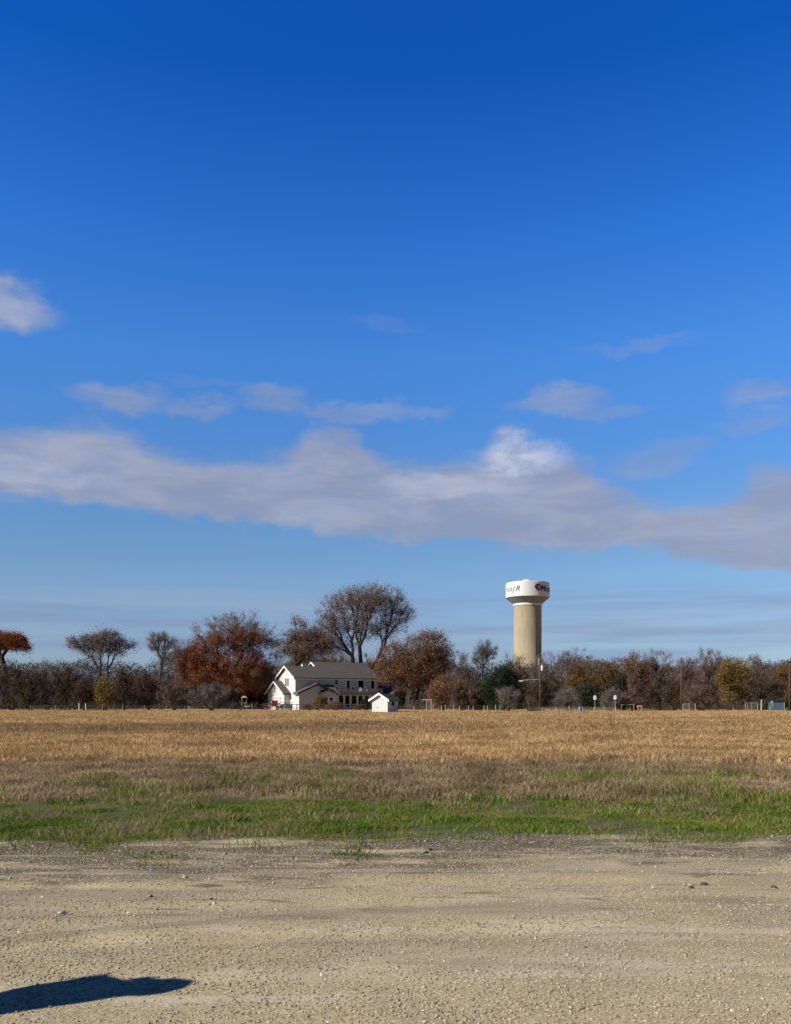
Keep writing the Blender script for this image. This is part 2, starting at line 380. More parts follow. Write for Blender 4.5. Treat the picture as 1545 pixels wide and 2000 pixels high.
M_green = grassmat('green_grass', [(0.05, 0.085, 0.013), (0.115, 0.175, 0.02), (0.19, 0.26, 0.035), (0.24, 0.23, 0.06), (0.34, 0.255, 0.13)], 0.9)
M_straw = grassmat('straw', [(0.16, 0.12, 0.06), (0.38, 0.28, 0.15), (0.50, 0.38, 0.22)], 1.0)
M_brown = grassmat('weeds', [(0.13, 0.092, 0.048), (0.27, 0.195, 0.105), (0.41, 0.30, 0.175), (0.56, 0.42, 0.26)], 0.8)
M_gold = grassmat('dry_prairie_grass', [(0.24, 0.15, 0.07), (0.46, 0.295, 0.135), (0.62, 0.415, 0.20), (0.74, 0.54, 0.29)], 0.4)
M_dusk = grassmat('seed_heads', [(0.16, 0.11, 0.055), (0.28, 0.19, 0.10), (0.42, 0.28, 0.15)], 0.3)

x, y, rs = scatter(520000, 8.4, 16.2, 11)
ye = y - 0.09 * x + 2.4 * (vnoise(x, y, 3, 0.6) - 0.5)
cover = vnoise(x, y, 5, 1.1) * 0.6 + vnoise(x, y, 6, 3.0) * 0.4
p = np.clip((ye + 1.6 * (vnoise(x, y, 4, 2.2) - .5) - 9.2) / 2.0, 0, 1) * np.clip((15.6 - y + 1.5 * (vnoise(x, y, 8, 0.5) - .5)) / 1.0, 0, 1) * np.clip((cover - 0.36) / 0.2, 0.04, 1)
k = rs.rand(len(x)) < p; x, y = x[k], y[k]
cl_ = vnoise(x, y, 9, 2.5)
blades('green_grass', x, y, 0.018 + 0.075 * cl_ * rs.rand(len(x)), 0.006 + 0.006 * rs.rand(len(x)), 0.5 + 0.9 * rs.rand(len(x)), M_green, 12, 'short bright green grass strip between the gravel and the weeds')
x, y, rs = scatter(60000, 9.0, 15.6, 17)
k = rs.rand(len(x)) < np.clip((vnoise(x, y, 18, 1.5) * .5 + vnoise(x, y, 19, 4.0) * .5 - 0.55) / 0.12, 0, 1) * np.clip((y - 0.09 * x - 9.4) / 1.2, 0.02, 1); x, y = x[k], y[k]
blades('grass_clumps', x, y, 0.06 + 0.09 * rs.rand(len(x)), 0.007 + 0.005 * rs.rand(len(x)), 0.4 + 0.8 * rs.rand(len(x)), M_green, 20, 'taller clumps of green grass standing in the green strip')
x, y, rs = scatter(26000, 9.0, 16.0, 13)
k = rs.rand(len(x)) < np.clip((vnoise(x, y, 14, 0.9) * .6 + vnoise(x, y, 16, 2.5) * .4 - 0.56) / 0.12, 0.02, 1) * np.clip((y - 0.09 * x - 9.3) / 1.0, 0, 1); x, y = x[k], y[k]
blades('straw', x, y, 0.06 + 0.14 * rs.rand(len(x)), 0.006 + 0.004 * rs.rand(len(x)), 0.9 + 0.9 * rs.rand(len(x)), M_straw, 15, 'flattened pale straw lying through the green strip')
# dull weeds
x, y, rs = scatter(170000, 14.2, 24.5, 21)
k = rs.rand(len(x)) < np.clip((y + 1.6 * (vnoise(x, y, 22, 0.5) - .5) - 14.3) / 0.8, 0, 1) * np.clip((25 - y) / 2.0, 0.1, 1) * np.clip((vnoise(x, y, 23, 1.3) - 0.1) / 0.3, 0.25, 1); x, y = x[k], y[k]
cl_ = 0.5 * vnoise(x, y, 24, 1.6) + 0.5 * vnoise(x, y, 25, 0.5)
blades('dry_weeds', x, y, 0.06 + 0.32 * cl_ ** 1.4 * (0.4 + 0.6 * rs.rand(len(x))), 0.008 + 0.010 * rs.rand(len(x)), 0.4 + 0.9 * rs.rand(len(x)), M_brown, 26, 'dull brown weeds behind the green strip')
x, y, rs = scatter(26000, 13.8, 19.5, 27)
k = rs.rand(len(x)) < np.clip((vnoise(x, y, 28, 0.7) - 0.62 + 0.14 * (x < -1)) / 0.15, 0, 1); x, y = x[k], y[k]
blades('green_weeds', x, y, 0.08 + 0.20 * rs.rand(len(x)), 0.010 + 0.008 * rs.rand(len(x)), 0.3 + 0.5 * rs.rand(len(x)), M_green, 29, 'green tufts growing among the dull brown weeds')
# tall dry field
x1, y1, rs = scatter(150000, 22.0, 46.0, 31); x2, y2, _ = scatter(150000, 46, 92, 32, 0.52, 3); x3, y3, _ = scatter(120000, 92, 150, 33, 0.50, 3)
x = np.concatenate([x1, x2, x3]); y = np.concatenate([y1, y2, y3]); rs = np.random.RandomState(34)
k = (rs.rand(len(x)) < np.clip((y + 2.2 * (vnoise(x, y, 35, 0.35) - .5) - 22.3) / 1.6, 0, 1)) & ~((y > 126) & (x > -38) & (rs.rand(len(x)) < 0.3))
x, y = x[k], y[k]
cl_ = 0.5 * vnoise(x, y, 36, 0.9) + 0.5 * vnoise(x, y, 37, 0.22)
hh = (0.10 + 0.32 * cl_ ** 1.3 * (0.5 + 0.5 * rs.rand(len(x)))) * np.where(y > 92, 0.7, 1)
dark = rs.rand(len(x)) < np.clip((vnoise(x * 0.35, y, 38, 0.06) - 0.45) / 0.2, 0, 1) * np.clip((y - 40) / 10, 0, 1) * np.clip((84 - y) / 8, 0, 1) * np.clip((12 - x) / 20, 0.25, 1) * 0.9 + 0.06
ww = 0.010 + 0.00045 * y
blades('golden_grass', x[~dark], y[~dark], hh[~dark], ww[~dark] * (0.7 + 0.7 * rs.rand((~dark).sum())), 0.3 + 0.9 * rs.rand((~dark).sum()), M_gold, 39, 'tall golden dry grass filling the far field')
blades('brown_seed_grass', x[dark], y[dark], hh[dark] * 1.25, ww[dark] * (0.7 + 0.7 * rs.rand(dark.sum())), 0.2 + 0.5 * rs.rand(dark.sum()), M_dusk, 40, 'darker brown standing grass in patches across the field')

# ------------------------------------------------------------------ gravel stones
M_stone = bpy.data.materials.new('limestone'); M_stone.use_nodes = True
g = G(M_stone.node_tree); b = g.n['Principled BSDF']; b.inputs['Roughness'].default_value = 0.9
geo = g.n.new('ShaderNodeNewGeometry')
g.l.new(g.ramp(geo.outputs['Random Per Island'], [(0, (0.20, 0.165, 0.115)), (0.5, (0.34, 0.29, 0.20)), (0.85, (0.46, 0.40, 0.30)), (1.0, (0.60, 0.55, 0.45))]), b.inputs['Base Color'])
ICO_V = np.array([(0, 0, 1), (.87, .1, .42), (.25, .85, .4), (-.75, .5, .45), (-.68, -.6, .4), (.3, -.85, .45), (.7, .6, -.4), (-.3, .9, -.4), (-.9, -.05, -.45), (-.2, -.9, -.4), (.8, -.5, -.4), (0, 0, -.9)])
ICO_F = np.array([(0, 1, 2), (0, 2, 3), (0, 3, 4), (0, 4, 5), (0, 5, 1), (1, 6, 2), (2, 7, 3), (3, 8, 4), (4, 9, 5), (5, 10, 1), (2, 6, 7), (3, 7, 8), (4, 8, 9), (5, 9, 10), (1, 10, 6), (6, 11, 7), (7, 11, 8), (8, 11, 9), (9, 11, 10), (10, 11, 6)])
def stones(name, x, y, s, seed, m, label):
    rs = np.random.RandomState(seed); n = len(x)
    V = ICO_V[None] * (0.75 + 0.5 * rs.rand(n, 12, 1)); sc = np.stack([0.7 + 0.7 * rs.rand(n), 0.7 + 0.6 * rs.rand(n), 0.4 + 0.35 * rs.rand(n)], -1)
    V = V * sc[:, None] * s[:, None, None] * 0.5; a = rs.rand(n) * 6.28
    ca, sa = np.cos(a)[:, None], np.sin(a)[:, None]
    V = np.stack([V[..., 0] * ca - V[..., 1] * sa, V[..., 0] * sa + V[..., 1] * ca, V[..., 2]], -1)
    V += np.stack([x, y, relief(x, y) + s * 0.08], -1)[:, None]
    Fc = (np.arange(n) * 12)[:, None, None] + ICO_F[None]
    return tag(npmesh(name, V.reshape(-1, 3), Fc.reshape(-1, 3), m), label, 'gravel', kind='stuff')
x, y, rs = scatter(42000, 3.6, 10.4, 51, 0.55, 1.5)
k = rs.rand(len(x)) < np.clip((0.6 * vnoise(x, y, 52, 0.9) + 0.4 * vnoise(x, y * 2, 53, 2.0) - 0.30) / 0.35, 0.06, 1); x, y = x[k], y[k]
s = 0.005 + 0.013 * rs.rand(len(x)) ** 2.5 + 0.014 * (rs.rand(len(x)) < 0.02)
stones('gravel', x, y, s, 54, M_stone, 'loose limestone chips scattered over the gravel lot')
OCT_V = np.array([(1, 0, 0), (-1, 0, 0), (0, 1, 0), (0, -1, 0), (0, 0, 1), (0, 0, -1.0)]); OCT_F = np.array([(0, 2, 4), (2, 1, 4), (1, 3, 4), (3, 0, 4), (2, 0, 5), (1, 2, 5), (3, 1, 5), (0, 3, 5)])
M_grit = mat('grit', (0.19, 0.155, 0.10), 0.95, 0.01, 2.0, col2=(0.46, 0.40, 0.29), island=0.9)
def grit():
    x, y, rs = scatter(95000, 3.6, 9.4, 60, 0.52, 1.2, 1.15)
    k = rs.rand(len(x)) < np.clip((0.5 * vnoise(x, y * 1.6, 61, 0.8) + 0.5 * vnoise(x, y * 1.6, 62, 2.6) - 0.30) / 0.3, 0.12, 1); x, y = x[k], y[k]; n = len(x)
    s_ = 0.003 + 0.0085 * rs.rand(n) ** 2.5
    V = OCT_V[None] * (0.7 + 0.6 * rs.rand(n, 6, 1)) * np.array([1, 1, .6]); a = rs.rand(n)[:, None] * 6.28
    V = np.stack([V[..., 0] * np.cos(a) - V[..., 1] * np.sin(a), V[..., 0] * np.sin(a) + V[..., 1] * np.cos(a), V[..., 2]], -1) * s_[:, None, None]
    V += np.stack([x, y, relief(x, y) + s_ * 0.25], -1)[:, None]
    tag(npmesh('grit', V.reshape(-1, 3), ((np.arange(n) * 6)[:, None, None] + OCT_F[None]).reshape(-1, 3), M_grit), 'fine loose grit lying over the gravel lot', 'gravel', kind='stuff')
grit()
x, y, rs = scatter(2600, 7.9, 11.0, 55, 0.55, 1.5)
k = rs.rand(len(x)) < np.clip((vnoise(x, y * 2, 56, 1.2) - 0.5) / 0.2, 0.06, 1); x, y = x[k], y[k]
s = 0.008 + 0.032 * rs.rand(len(x)) ** 4
M_white = mat('pale_stone', (0.55, 0.49, 0.40), 0.9, 0.65, 9, island=0.8)
stones('rubble', x, y, s, 57, M_white, 'pale rubble lying in the dark soil along the edge of the lot')

# a few single rocks and dropped litter
def rock(px, py, size, seed, label, m=None, name='rock'):
    rs = np.random.RandomState(seed); Yy = GY(py); Xx = PX(px, Yy); mb = MB()
    import bmesh
    bm = bmesh.new(); bmesh.ops.create_icosphere(bm, subdivisions=2, radius=0.5)
    for v in bm.verts:
        d = v.co.normalized(); q = 1 + 0.22 * math.sin(5 * d.x + seed) * math.cos(4 * d.y + seed) + 0.1 * rs.rand()
        v.co = Vector((d.x * 1.2, d.y * 0.9, d.z * 0.62)) * 0.5 * q * size
    me = bpy.data.meshes.new(name); bm.to_mesh(me); bm.free(); me.materials.append(m or M_white)
    o = bpy.data.objects.new(name, me); COL.objects.link(o)
    o.location = (Xx, Yy, float(relief(np.array([Xx]), np.array([Yy]))[0]) + size * 0.18); o.rotation_euler = (0, 0, seed)
    tag(o, label, 'rock', 'single rocks along the lot edge')
M_drock = mat('dark_clod', (0.10, 0.075, 0.055), 0.95, 0.4, 20)
rock(829, 1667, 0.060, 1, 'white rock with a dark clod beside it where soil meets gravel')
rock(838, 1664, 0.054, 2, 'dark clod touching the white rock where soil meets gravel', M_drock)
rock(1068, 1634, 0.054, 3, 'white rock in front of the dry straw clump right of centre')
rock(1279, 1638, 0.054, 4, 'white rock farthest right along the green strip')
rock(785, 1655, 0.036, 5, 'small white rock left of the white rock with the clod')
rock(1028, 1615, 0.036, 6, 'small pale rock lying inside the green grass')
rock(293, 1752, 0.042, 7, 'pale rock alone on the gravel at the left')
rock(413, 1757, 0.030, 8, 'small brown rock on gravel right of the pale rock', M_drock)
rock(1375, 1722, 0.054, 9, 'dark clod on the grey gravel at the right, upper of two', M_drock)
rock(1350, 1733, 0.042, 10, 'dark clod on the grey gravel at the right, lower of two', M_drock)
rock(1511, 1731, 0.048, 11, 'dark clod nearest the right edge', M_drock)
rock(1220, 1835, 0.024, 12, 'tiny white stone alone in the middle of the right gravel')
M_lit = mat('plastic', (0.30, 0.40, 0.46), 0.35)
for px, py, lab in ((683, 1615, 'crushed blue plastic bottle lying in the green grass'), (122, 1783, 'pale blue crushed bottle on the gravel at the left')):
    Yy = GY(py); Xx = PX(px, Yy); z = float(relief(np.array([Xx]), np.array([Yy]))[0])
    e = empty('litter_bottle', (Xx, Yy, z + 0.03), 0.5, lab, 'litter'); e.scale = (0.36, 0.36, 0.36); e.location.z -= 0.012
    mb = MB(); mb.tube((-0.09, 0, 0), (0.06, 0, 0.004), 0.028, 0.032, 10).tube((0.06, 0, 0.004), (0.10, 0, 0.006), 0.03, 0.012, 10); mb.build('bottle', M_lit, e, True)
    mb = MB(); mb.tube((0.101, 0, 0.006), (0.118, 0, 0.006), 0.014, 0.014, 10); mb.build('cap', mat('cap', (0.8, 0.8, 0.8), 0.4), e)

# ------------------------------------------------------------------ trees
def bark(name, c): return mat(name, c, 0.95, 0.5, 2.0)
M_barkd = bark('dark_bark', (0.038, 0.029, 0.025)); M_barkg = bark('grey_bark', (0.085, 0.07, 0.06)); M_barkp = bark('pale_bark', (0.30, 0.27, 0.24))
def leafmat(name, a, b_, two=0.3): return mat(name, a, 0.75, 0.01, 0.6, col2=b_, island=0.4, two=two)
PAL = {
    'twig_grey': leafmat('grey_twigs', (0.085, 0.070, 0.065), (0.20, 0.17, 0.158), 0.0),
    'twig_pink': leafmat('pinkish_twigs', (0.06, 0.038, 0.031), (0.175, 0.118, 0.10), 0.0),
    'twig_dark': leafmat('dark_twigs', (0.022, 0.016, 0.013), (0.075, 0.056, 0.045), 0.0),
    'rust': leafmat('rust_leaves', (0.15, 0.032, 0.008), (0.42, 0.115, 0.022)),
    'brown': leafmat('brown_leaves', (0.09, 0.040, 0.013), (0.27, 0.135, 0.042)),
    'tan': leafmat('tan_leaves', (0.14, 0.092, 0.066), (0.36, 0.255, 0.185)),
    'olive': leafmat('olive_leaves', (0.07, 0.05, 0.014), (0.22, 0.15, 0.038)),
    'gold': leafmat('gold_leaves', (0.15, 0.105, 0.018), (0.32, 0.22, 0.04)),
    'green': leafmat('evergreen_leaves', (0.008, 0.018, 0.007), (0.032, 0.055, 0.017)),
    'dull': leafmat('dull_leaves', (0.032, 0.028, 0.018), (0.09, 0.075, 0.052)),
}

def kmeans(P, k, rs):
    c = P[rs.choice(len(P), k, replace=False)].copy()
    for _ in range(5):
        d = ((P[:, None] - c[None]) ** 2).sum(-1); a = d.argmin(1)
        for q in range(k):
            if (a == q).any(): c[q] = P[a == q].mean(0)
    return a

def tubes(segs, nmin=3):
    """segs: list of (p0,p1,r0,r1) -> one vertex / face set"""
    A = np.array([s_[0] for s_ in segs]); B = np.array([s_[1] for s_ in segs]); r0 = np.array([s_[2] for s_ in segs]); r1 = np.array([s_[3] for s_ in segs])
    n = 6; d = B - A; L = np.linalg.norm(d, axis=1, keepdims=True) + 1e-9; d = d / L
    ref = np.where(np.abs(d[:, 2:3]) < 0.8, np.array([[0, 0, 1.0]]), np.array([[1.0, 0, 0]]))
    a = np.cross(d, ref); a /= np.linalg.norm(a, axis=1, keepdims=True); b_ = np.cross(d, a)
    t = np.arange(n) * 2 * math.pi / n
    ring = a[:, None] * np.cos(t)[None, :, None] + b_[:, None] * np.sin(t)[None, :, None]
    V = np.concatenate([A[:, None] + ring * r0[:, None, None], B[:, None] + ring * r1[:, None, None]], 1)
    k = np.arange(n); k2 = (k + 1) % n
    f = np.stack([k, k2, k2 + n, k + n], -1)
    Fc = (np.arange(len(segs)) * 2 * n)[:, None, None] + f[None]
    return V.reshape(-1, 3), Fc.reshape(-1, 4)

def tree(name, X0, Y0, H, rad, cb, style, label, seed, cat='tree', group=None, lobes=None, trunk_r=None, fork=None, stems=1, lean=(0, 0), depth=None):
    """H height, rad crown half width, cb height of the crown's underside"""
    rs = np.random.RandomState(seed)
    st = STY[style]; e = empty(name, (X0, Y0, 0), 0, label, cat, group)
    dep = depth or rad * 0.85
    if lobes is None:
        nl = max(4, int(3 + rad * 0.9)); lobes = []
        ch = H - cb
        for q in range(nl):
            t = rs.rand(); fx = (rs.rand() * 2 - 1) * 0.62
            hz = cb + ch * (0.30 + 0.45 * t) * (1 - 0.25 * abs(fx))
            lobes.append((fx * rad, (rs.rand() * 2 - 1) * 0.5 * dep, hz, rad * (0.36 + 0.2 * rs.rand()), dep * 0.5, ch * (0.24 + 0.14 * rs.rand())))
        lobes.append((0, 0, cb + ch * 0.68, rad * 0.5, dep * 0.5, ch * 0.32))
        lobes.append((0, 0, cb + ch * 0.40, rad * 0.86, dep * 0.8, ch * 0.36))
    if style in ('scrub', 'pink', 'dark', 'greysc', 'green', 'olive', 'gold') and H < 13: lobes.append((0, -0.2 * dep, max(cb, 1.0) + 0.3, rad * 0.85, dep * 0.7, max(cb, 1.0) * 0.9)); cb = max(0.25, cb * 0.3)
    vol = np.array([l[3] * l[4] * l[5] for l in lobes]) ** 0.8; vol /= vol.sum()
    n = int(st['n'] * (rad / 6.0) ** 1.3 * (1 if H < 14 else 1.15)); n = max(n, 50)
    which = rs.choice(len(lobes), n, p=vol); L = np.array(lobes)[which]
    d = rs.randn(n, 3); d /= np.linalg.norm(d, axis=1, keepdims=True)
    r = rs.rand(n, 1) ** st.get('shell', 0.45)
    P = L[:, :3] + d * r * L[:, 3:6]
    P[:, 2] = np.maximum(P[:, 2], cb * 0.75 + 0.3)
    P[:, 2] = np.minimum(P[:, 2], H - 0.3)
    k_r = 0.62 * st.get('kr', 0.03) * (trunk_r or 1.0)
    segs = []
    def grow(idx, p, r_in):
        m = len(idx)
        if m == 1:
            q = P[idx[0]]; mid = (p + q) / 2 + rs.randn(3) * 0.04 * np.linalg.norm(q - p)
            segs.append((p, mid, r_in, r_in * .8)); segs.append((mid, q, r_in * .8, 0.012)); return
        c = P[idx].mean(0); t = 0.34 + 0.22 * rs.rand()
        if m > 25: t = 0.30 + 0.15 * rs.rand()
        q = p + (c - p) * t; ln = np.linalg.norm(q - p); q = q + rs.randn(3) * 0.07 * ln; q[2] += 0.03 * ln
        rq = k_r * m ** 0.52; mid = (p + q) / 2 + rs.randn(3) * 0.05 * ln
        r0 = min(r_in, rq * 1.25)
        segs.append((p, mid, r0, (r0 + rq) / 2)); segs.append((mid, q, (r0 + rq) / 2, rq))
        a = kmeans(P[idx], min(m, 2 if (m < 8 or rs.rand() < 0.6) else 3), rs)
        for v in np.unique(a): grow(idx[a == v], q, rq)
    fk = fork if fork is not None else max(cb * 0.8, 0.5)
    aidx = np.arange(n)
    if stems > 1: sa = kmeans(P, stems, rs)
    else: sa = np.zeros(n, int)
    for v in np.unique(sa):
        idx = aidx[sa == v]; rb = k_r * len(idx) ** 0.52 * 1.3
        off = np.array([(rs.rand() - .5) * 0.8, (rs.rand() - .5) * 0.5, 0]) * (stems > 1)
        base = off + np.array([0, 0, -0.1]); c = P[idx].mean(0)
        top = off + np.array([(c[0] * 0.25 if stems > 1 else lean[0]) + rs.randn() * 0.05 * fk, lean[1] + rs.randn() * 0.05 * fk, fk])
        mid = (base + top) / 2 + rs.randn(3) * np.array([0.05, 0.05, 0]) * fk
        segs.append((base, base + (mid - base) * 0.25, rb * 1.5, rb * 1.1)); segs.append((base + (mid - base) * 0.25, mid, rb * 1.1, rb)); segs.append((mid, top, rb, rb * 0.95))
        grow(idx, top, rb * 0.95)
    V, Fc = tubes(segs)
    npmesh('trunk', V, Fc, st['bark'], e, smooth=True)
    # crown: twigs and leaves as thin triangles spread round every branch end
    nt = st['twigs']; nl = st['leaves']
    Vs = []; mi = []
    cen = np.array([0, 0, cb + 0.3 * (H - cb)])
    if nt:
        B = np.repeat(P, nt, 0); out = B - cen; out /= np.linalg.norm(out, axis=1, keepdims=True) + 1e-6
        D = out * 0.7 + rs.randn(len(B), 3) * 0.62 + np.array([0, 0, 0.25]); D /= np.linalg.norm(D, axis=1, keepdims=True)
        ln = st['tl'] * (0.5 + rs.rand(len(B), 1)); B0 = B - D * ln * 0.35 + rs.randn(len(B), 3) * 0.22
        side = np.cross(D, rs.randn(len(B), 3)); side /= np.linalg.norm(side, axis=1, keepdims=True); w = st['tw'] * (0.6 + 0.8 * rs.rand(len(B), 1))
        Vs.append(np.stack([B0 - side * w / 2, B0 + side * w / 2, B0 + D * ln], 1)); mi.append(np.zeros(len(B)))
    if nl:
        lw = st.get('leafw'); keep = np.ones(n, bool)
        if lw is not None: keep = rs.rand(n) < np.clip(lw((P[:, 2] - cb) / (H - cb), P[:, 0] / rad), 0.04, 1)
        B = np.repeat(P[keep], nl, 0); B = B + rs.randn(len(B), 3) * st.get('ls', 0.45)
        nrm = rs.randn(len(B), 3); nrm /= np.linalg.norm(nrm, axis=1, keepdims=True)
        a = np.cross(nrm, rs.randn(len(B), 3)); a /= np.linalg.norm(a, axis=1, keepdims=True); b_ = np.cross(nrm, a)
        s_ = st['lz'] * (0.6 + 0.8 * rs.rand(len(B), 1))
        Vs.append(np.stack([B - a * s_ * .5, B + a * s_ * .5 + b_ * s_ * .2, B + b_ * s_], 1))
        second = rs.rand(len(B)) < st.get('mixp', 0.25)
        mi.append(np.where(second, 2, 1))
    V = np.concatenate(Vs).reshape(-1, 3); Fc = np.arange(len(V)).reshape(-1, 3)
    V[:, 2] = np.maximum(V[:, 2], 0.05)
    npmesh('crown', V, Fc, [PAL[q] for q in st['pal']], e, mi=np.concatenate(mi))
    return e

STY = {
    'bare':   dict(n=230, bark=M_barkg, twigs=26, tl=1.3, tw=0.040, leaves=5, lz=0.17, pal=('twig_grey', 'tan', 'dull')),
    'pink':   dict(n=230, bark=M_barkd, twigs=28, tl=1.2, tw=0.040, leaves=8, lz=0.17, pal=('twig_pink', 'brown', 'tan')),
    'scrub':  dict(n=260, bark=M_barkd, twigs=26, tl=1.1, tw=0.040, leaves=26, lz=0.16, pal=('twig_dark', 'dull', 'brown'), mixp=0.45, shell=0.4),
    'greysc': dict(n=240, bark=M_barkg, twigs=34, tl=0.9, tw=0.032, leaves=8, lz=0.15, pal=('twig_grey', 'dull', 'tan'), shell=0.4),
    'umbr':   dict(n=300, bark=M_barkd, twigs=16, tl=0.9, tw=0.040, leaves=20, lz=0.16, pal=('twig_grey', 'tan', 'dull'), mixp=0.5, kr=0.020, ls=0.6),
    'rustum': dict(n=380, bark=M_barkd, twigs=10, tl=0.9, tw=0.040, leaves=60, lz=0.18, pal=('twig_dark', 'rust', 'brown'), mixp=0.5),
    'rust':   dict(n=420, bark=M_barkd, twigs=20, tl=1.3, tw=0.040, leaves=85, lz=0.18, pal=('twig_grey', 'rust', 'brown'), mixp=0.35, ls=0.55,
                   leafw=lambda t, x: np.where(x > 0.55, 0.25, 1.0) * np.clip((0.80 - t) / 0.25, 0.08, 1), kr=0.026),
    'pecan':  dict(n=640, bark=M_barkd, twigs=12, tl=1.1, tw=0.035, leaves=12, lz=0.19, pal=('twig_grey', 'tan', 'brown'), mixp=0.3, ls=0.65, kr=0.023, shell=0.5),
    'brown':  dict(n=420, bark=M_barkd, twigs=12, tl=1.1, tw=0.040, leaves=75, lz=0.175, pal=('twig_pink', 'brown', 'tan'), mixp=0.3, ls=0.55),
    'olive':  dict(n=330, bark=M_barkd, twigs=10, tl=1.0, tw=0.040, leaves=62, lz=0.175, pal=('twig_pink', 'olive', 'brown'), mixp=0.4, ls=0.5),
    'gold':   dict(n=360, bark=M_barkd, twigs=8, tl=1.0, tw=0.040, leaves=72, lz=0.175, pal=('twig_pink', 'gold', 'olive'), mixp=0.45, ls=0.5),
    'green':  dict(n=420, bark=M_barkd, twigs=4, tl=0.8, tw=0.040, leaves=95, lz=0.18, pal=('twig_dark', 'green', 'green'), ls=0.5),
    'dark':   dict(n=380, bark=M_barkd, twigs=12, tl=1.0, tw=0.050, leaves=80, lz=0.19, pal=('twig_dark', 'green', 'dull'), mixp=0.4, ls=0.55),
}
STY['thin'] = dict(STY['pecan'], n=520, kr=0.03, pal=('twig_pink', 'tan', 'brown'), mixp=0.5, leaves=24)
TN = {'thin': 'autumn_tree', 'bare': 'bare_tree', 'pink': 'bare_tree', 'scrub': 'thicket_tree', 'greysc': 'shrub', 'umbr': 'flat_topped_tree', 'rustum': 'flat_topped_tree', 'rust': 'rust_leaved_tree', 'pecan': 'spreading_tree',
      'brown': 'brown_leaved_tree', 'olive': 'olive_tree_crown', 'gold': 'golden_tree', 'green': 'evergreen_tree', 'dark': 'evergreen_tree'}
TN['olive'] = 'autumn_tree'
seedc = [100]
def T(cx, top, hw, bot, Yd, style, label, name=None, **kw):
    seedc[0] += 1
    X0 = PX(cx, Yd); H = PZ(top - (7 if 'lob' not in kw and cx > 870 and hw > 24 else 0), Yd); rad = hw / F * Yd * (1.12 if 'lob' not in kw else 1); cb = max(PZ(bot, Yd), 0.5)
    n = name or TN[style]; cat = 'shrub' if n == 'shrub' else 'tree'
    if 'lob' in kw:      # lobes in photo pixels: (px, py, halfw, halfh, dy)
        kw['lobes'] = [(PX(a, Yd) - X0, dd, PZ(b_, Yd), w / F * Yd, w / F * Yd * 0.62, h / F * Yd) for a, b_, w, h, dd in kw.pop('lob')]
    return tree(n, X0, Yd, H, rad, cb, style, label, kw.pop('seed', seedc[0]), cat, 'trees and shrubs of the tree line', **kw)

T(5, 1232, 56, 1282, 172, 'rustum', 'dark rust umbrella-shaped tree cut off by the left edge', lob=[(5, 1252, 46, 17, 0), (-30, 1258, 30, 16, 1), (40, 1256, 20, 15, -1), (52, 1264, 9, 9, 0)], fork=8)
T(22, 1290, 44, 1366, 158, 'scrub', 'dark thicket tree at the left edge under the rust umbrella tree', stems=3)
T(90, 1283, 42, 1364, 163, 'bare', 'pale bare bushy tree just right of the left-edge thicket', stems=3)
T(62, 1312, 40, 1370, 150, 'scrub', 'low dark thicket tree in front of the pale bare bushy tree', stems=3)
T(132, 1300, 30, 1366, 157, 'scrub', 'reddish brown thicket tree left of the two pale white posts', stems=2)
T(198, 1232, 70, 1288, 172, 'umbr', 'tall flat-topped tree with a wide thin crown and several stems', lob=[(150, 1258, 22, 12, 0), (178, 1250, 26, 14, 1), (210, 1246, 30, 13, -1), (240, 1257, 24, 12, 0), (256, 1262, 12, 8, 0), (200, 1264, 34, 12, 0), (165, 1270, 16, 10, 1), (228, 1276, 18, 11, -1), (188, 1284, 12, 9, 0), (140, 1250, 12, 6, 0), (222, 1238, 14, 6, 0)], stems=4, fork=7.5)
T(165, 1322, 32, 1372, 150, 'scrub', 'dark thicket tree right behind the two pale white posts', stems=2)
T(204, 1320, 17, 1374, 149, 'gold', 'slender yellow-olive tree in front of the flat-topped tree', stems=2)
T(246, 1306, 34, 1368, 154, 'scrub', 'brown thicket tree with visible trunks below the flat-topped tree', stems=2)
T(314, 1232, 29, 1290, 168, 'bare', 'slim bare tree with a small fan crown left of the rust tree', lob=[(300, 1248, 14, 13, 0), (318, 1244, 16, 11, 0), (334, 1256, 13, 12, 0), (312, 1266, 18, 12, 0), (296, 1262, 10, 9, 0), (322, 1284, 16, 12, 0), (342, 1272, 10, 10, 0)], fork=8, trunk_r=1.2)
T(290, 1312, 32, 1368, 153, 'scrub', 'dark thicket tree at the foot of the slim bare tree', stems=2)
T(338, 1318, 30, 1366, 151, 'pink', 'low bare pinkish tree at the left foot of the rust tree', stems=2)
T(355, 1246, 34, 1330, 180, 'bare', 'grey bare tree standing just behind the left side of the rust tree', trunk_r=0.7)
T(455, 1190, 98, 1358, 172, 'rust', 'big rust-leaved tree with a bare grey top left of the white house', lob=[(470, 1235, 72, 42, 1), (430, 1245, 55, 40, -1), (500, 1250, 42, 38, 0), (400, 1300, 55, 40, -2), (460, 1310, 60, 40, -1), (375, 1325, 34, 26, -2), (515, 1300, 34, 40, 2), (530, 1258, 26, 26, 1), (490, 1330, 40, 30, 1), (385, 1285, 38, 26, -1)], fork=3.2, trunk_r=1.1, lean=(0.4, 0))
T(412, 1335, 44, 1376, 146, 'greysc', 'rounded grey-olive shrub in front of the rust tree', name='shrub', stems=3)
T(505, 1292, 42, 1376, 184, 'dark', 'dark evergreen tree immediately left of the white garage')
T(468, 1330, 36, 1378, 178, 'dark', 'low dark evergreen behind the little yellow-roofed lookout', stems=2)
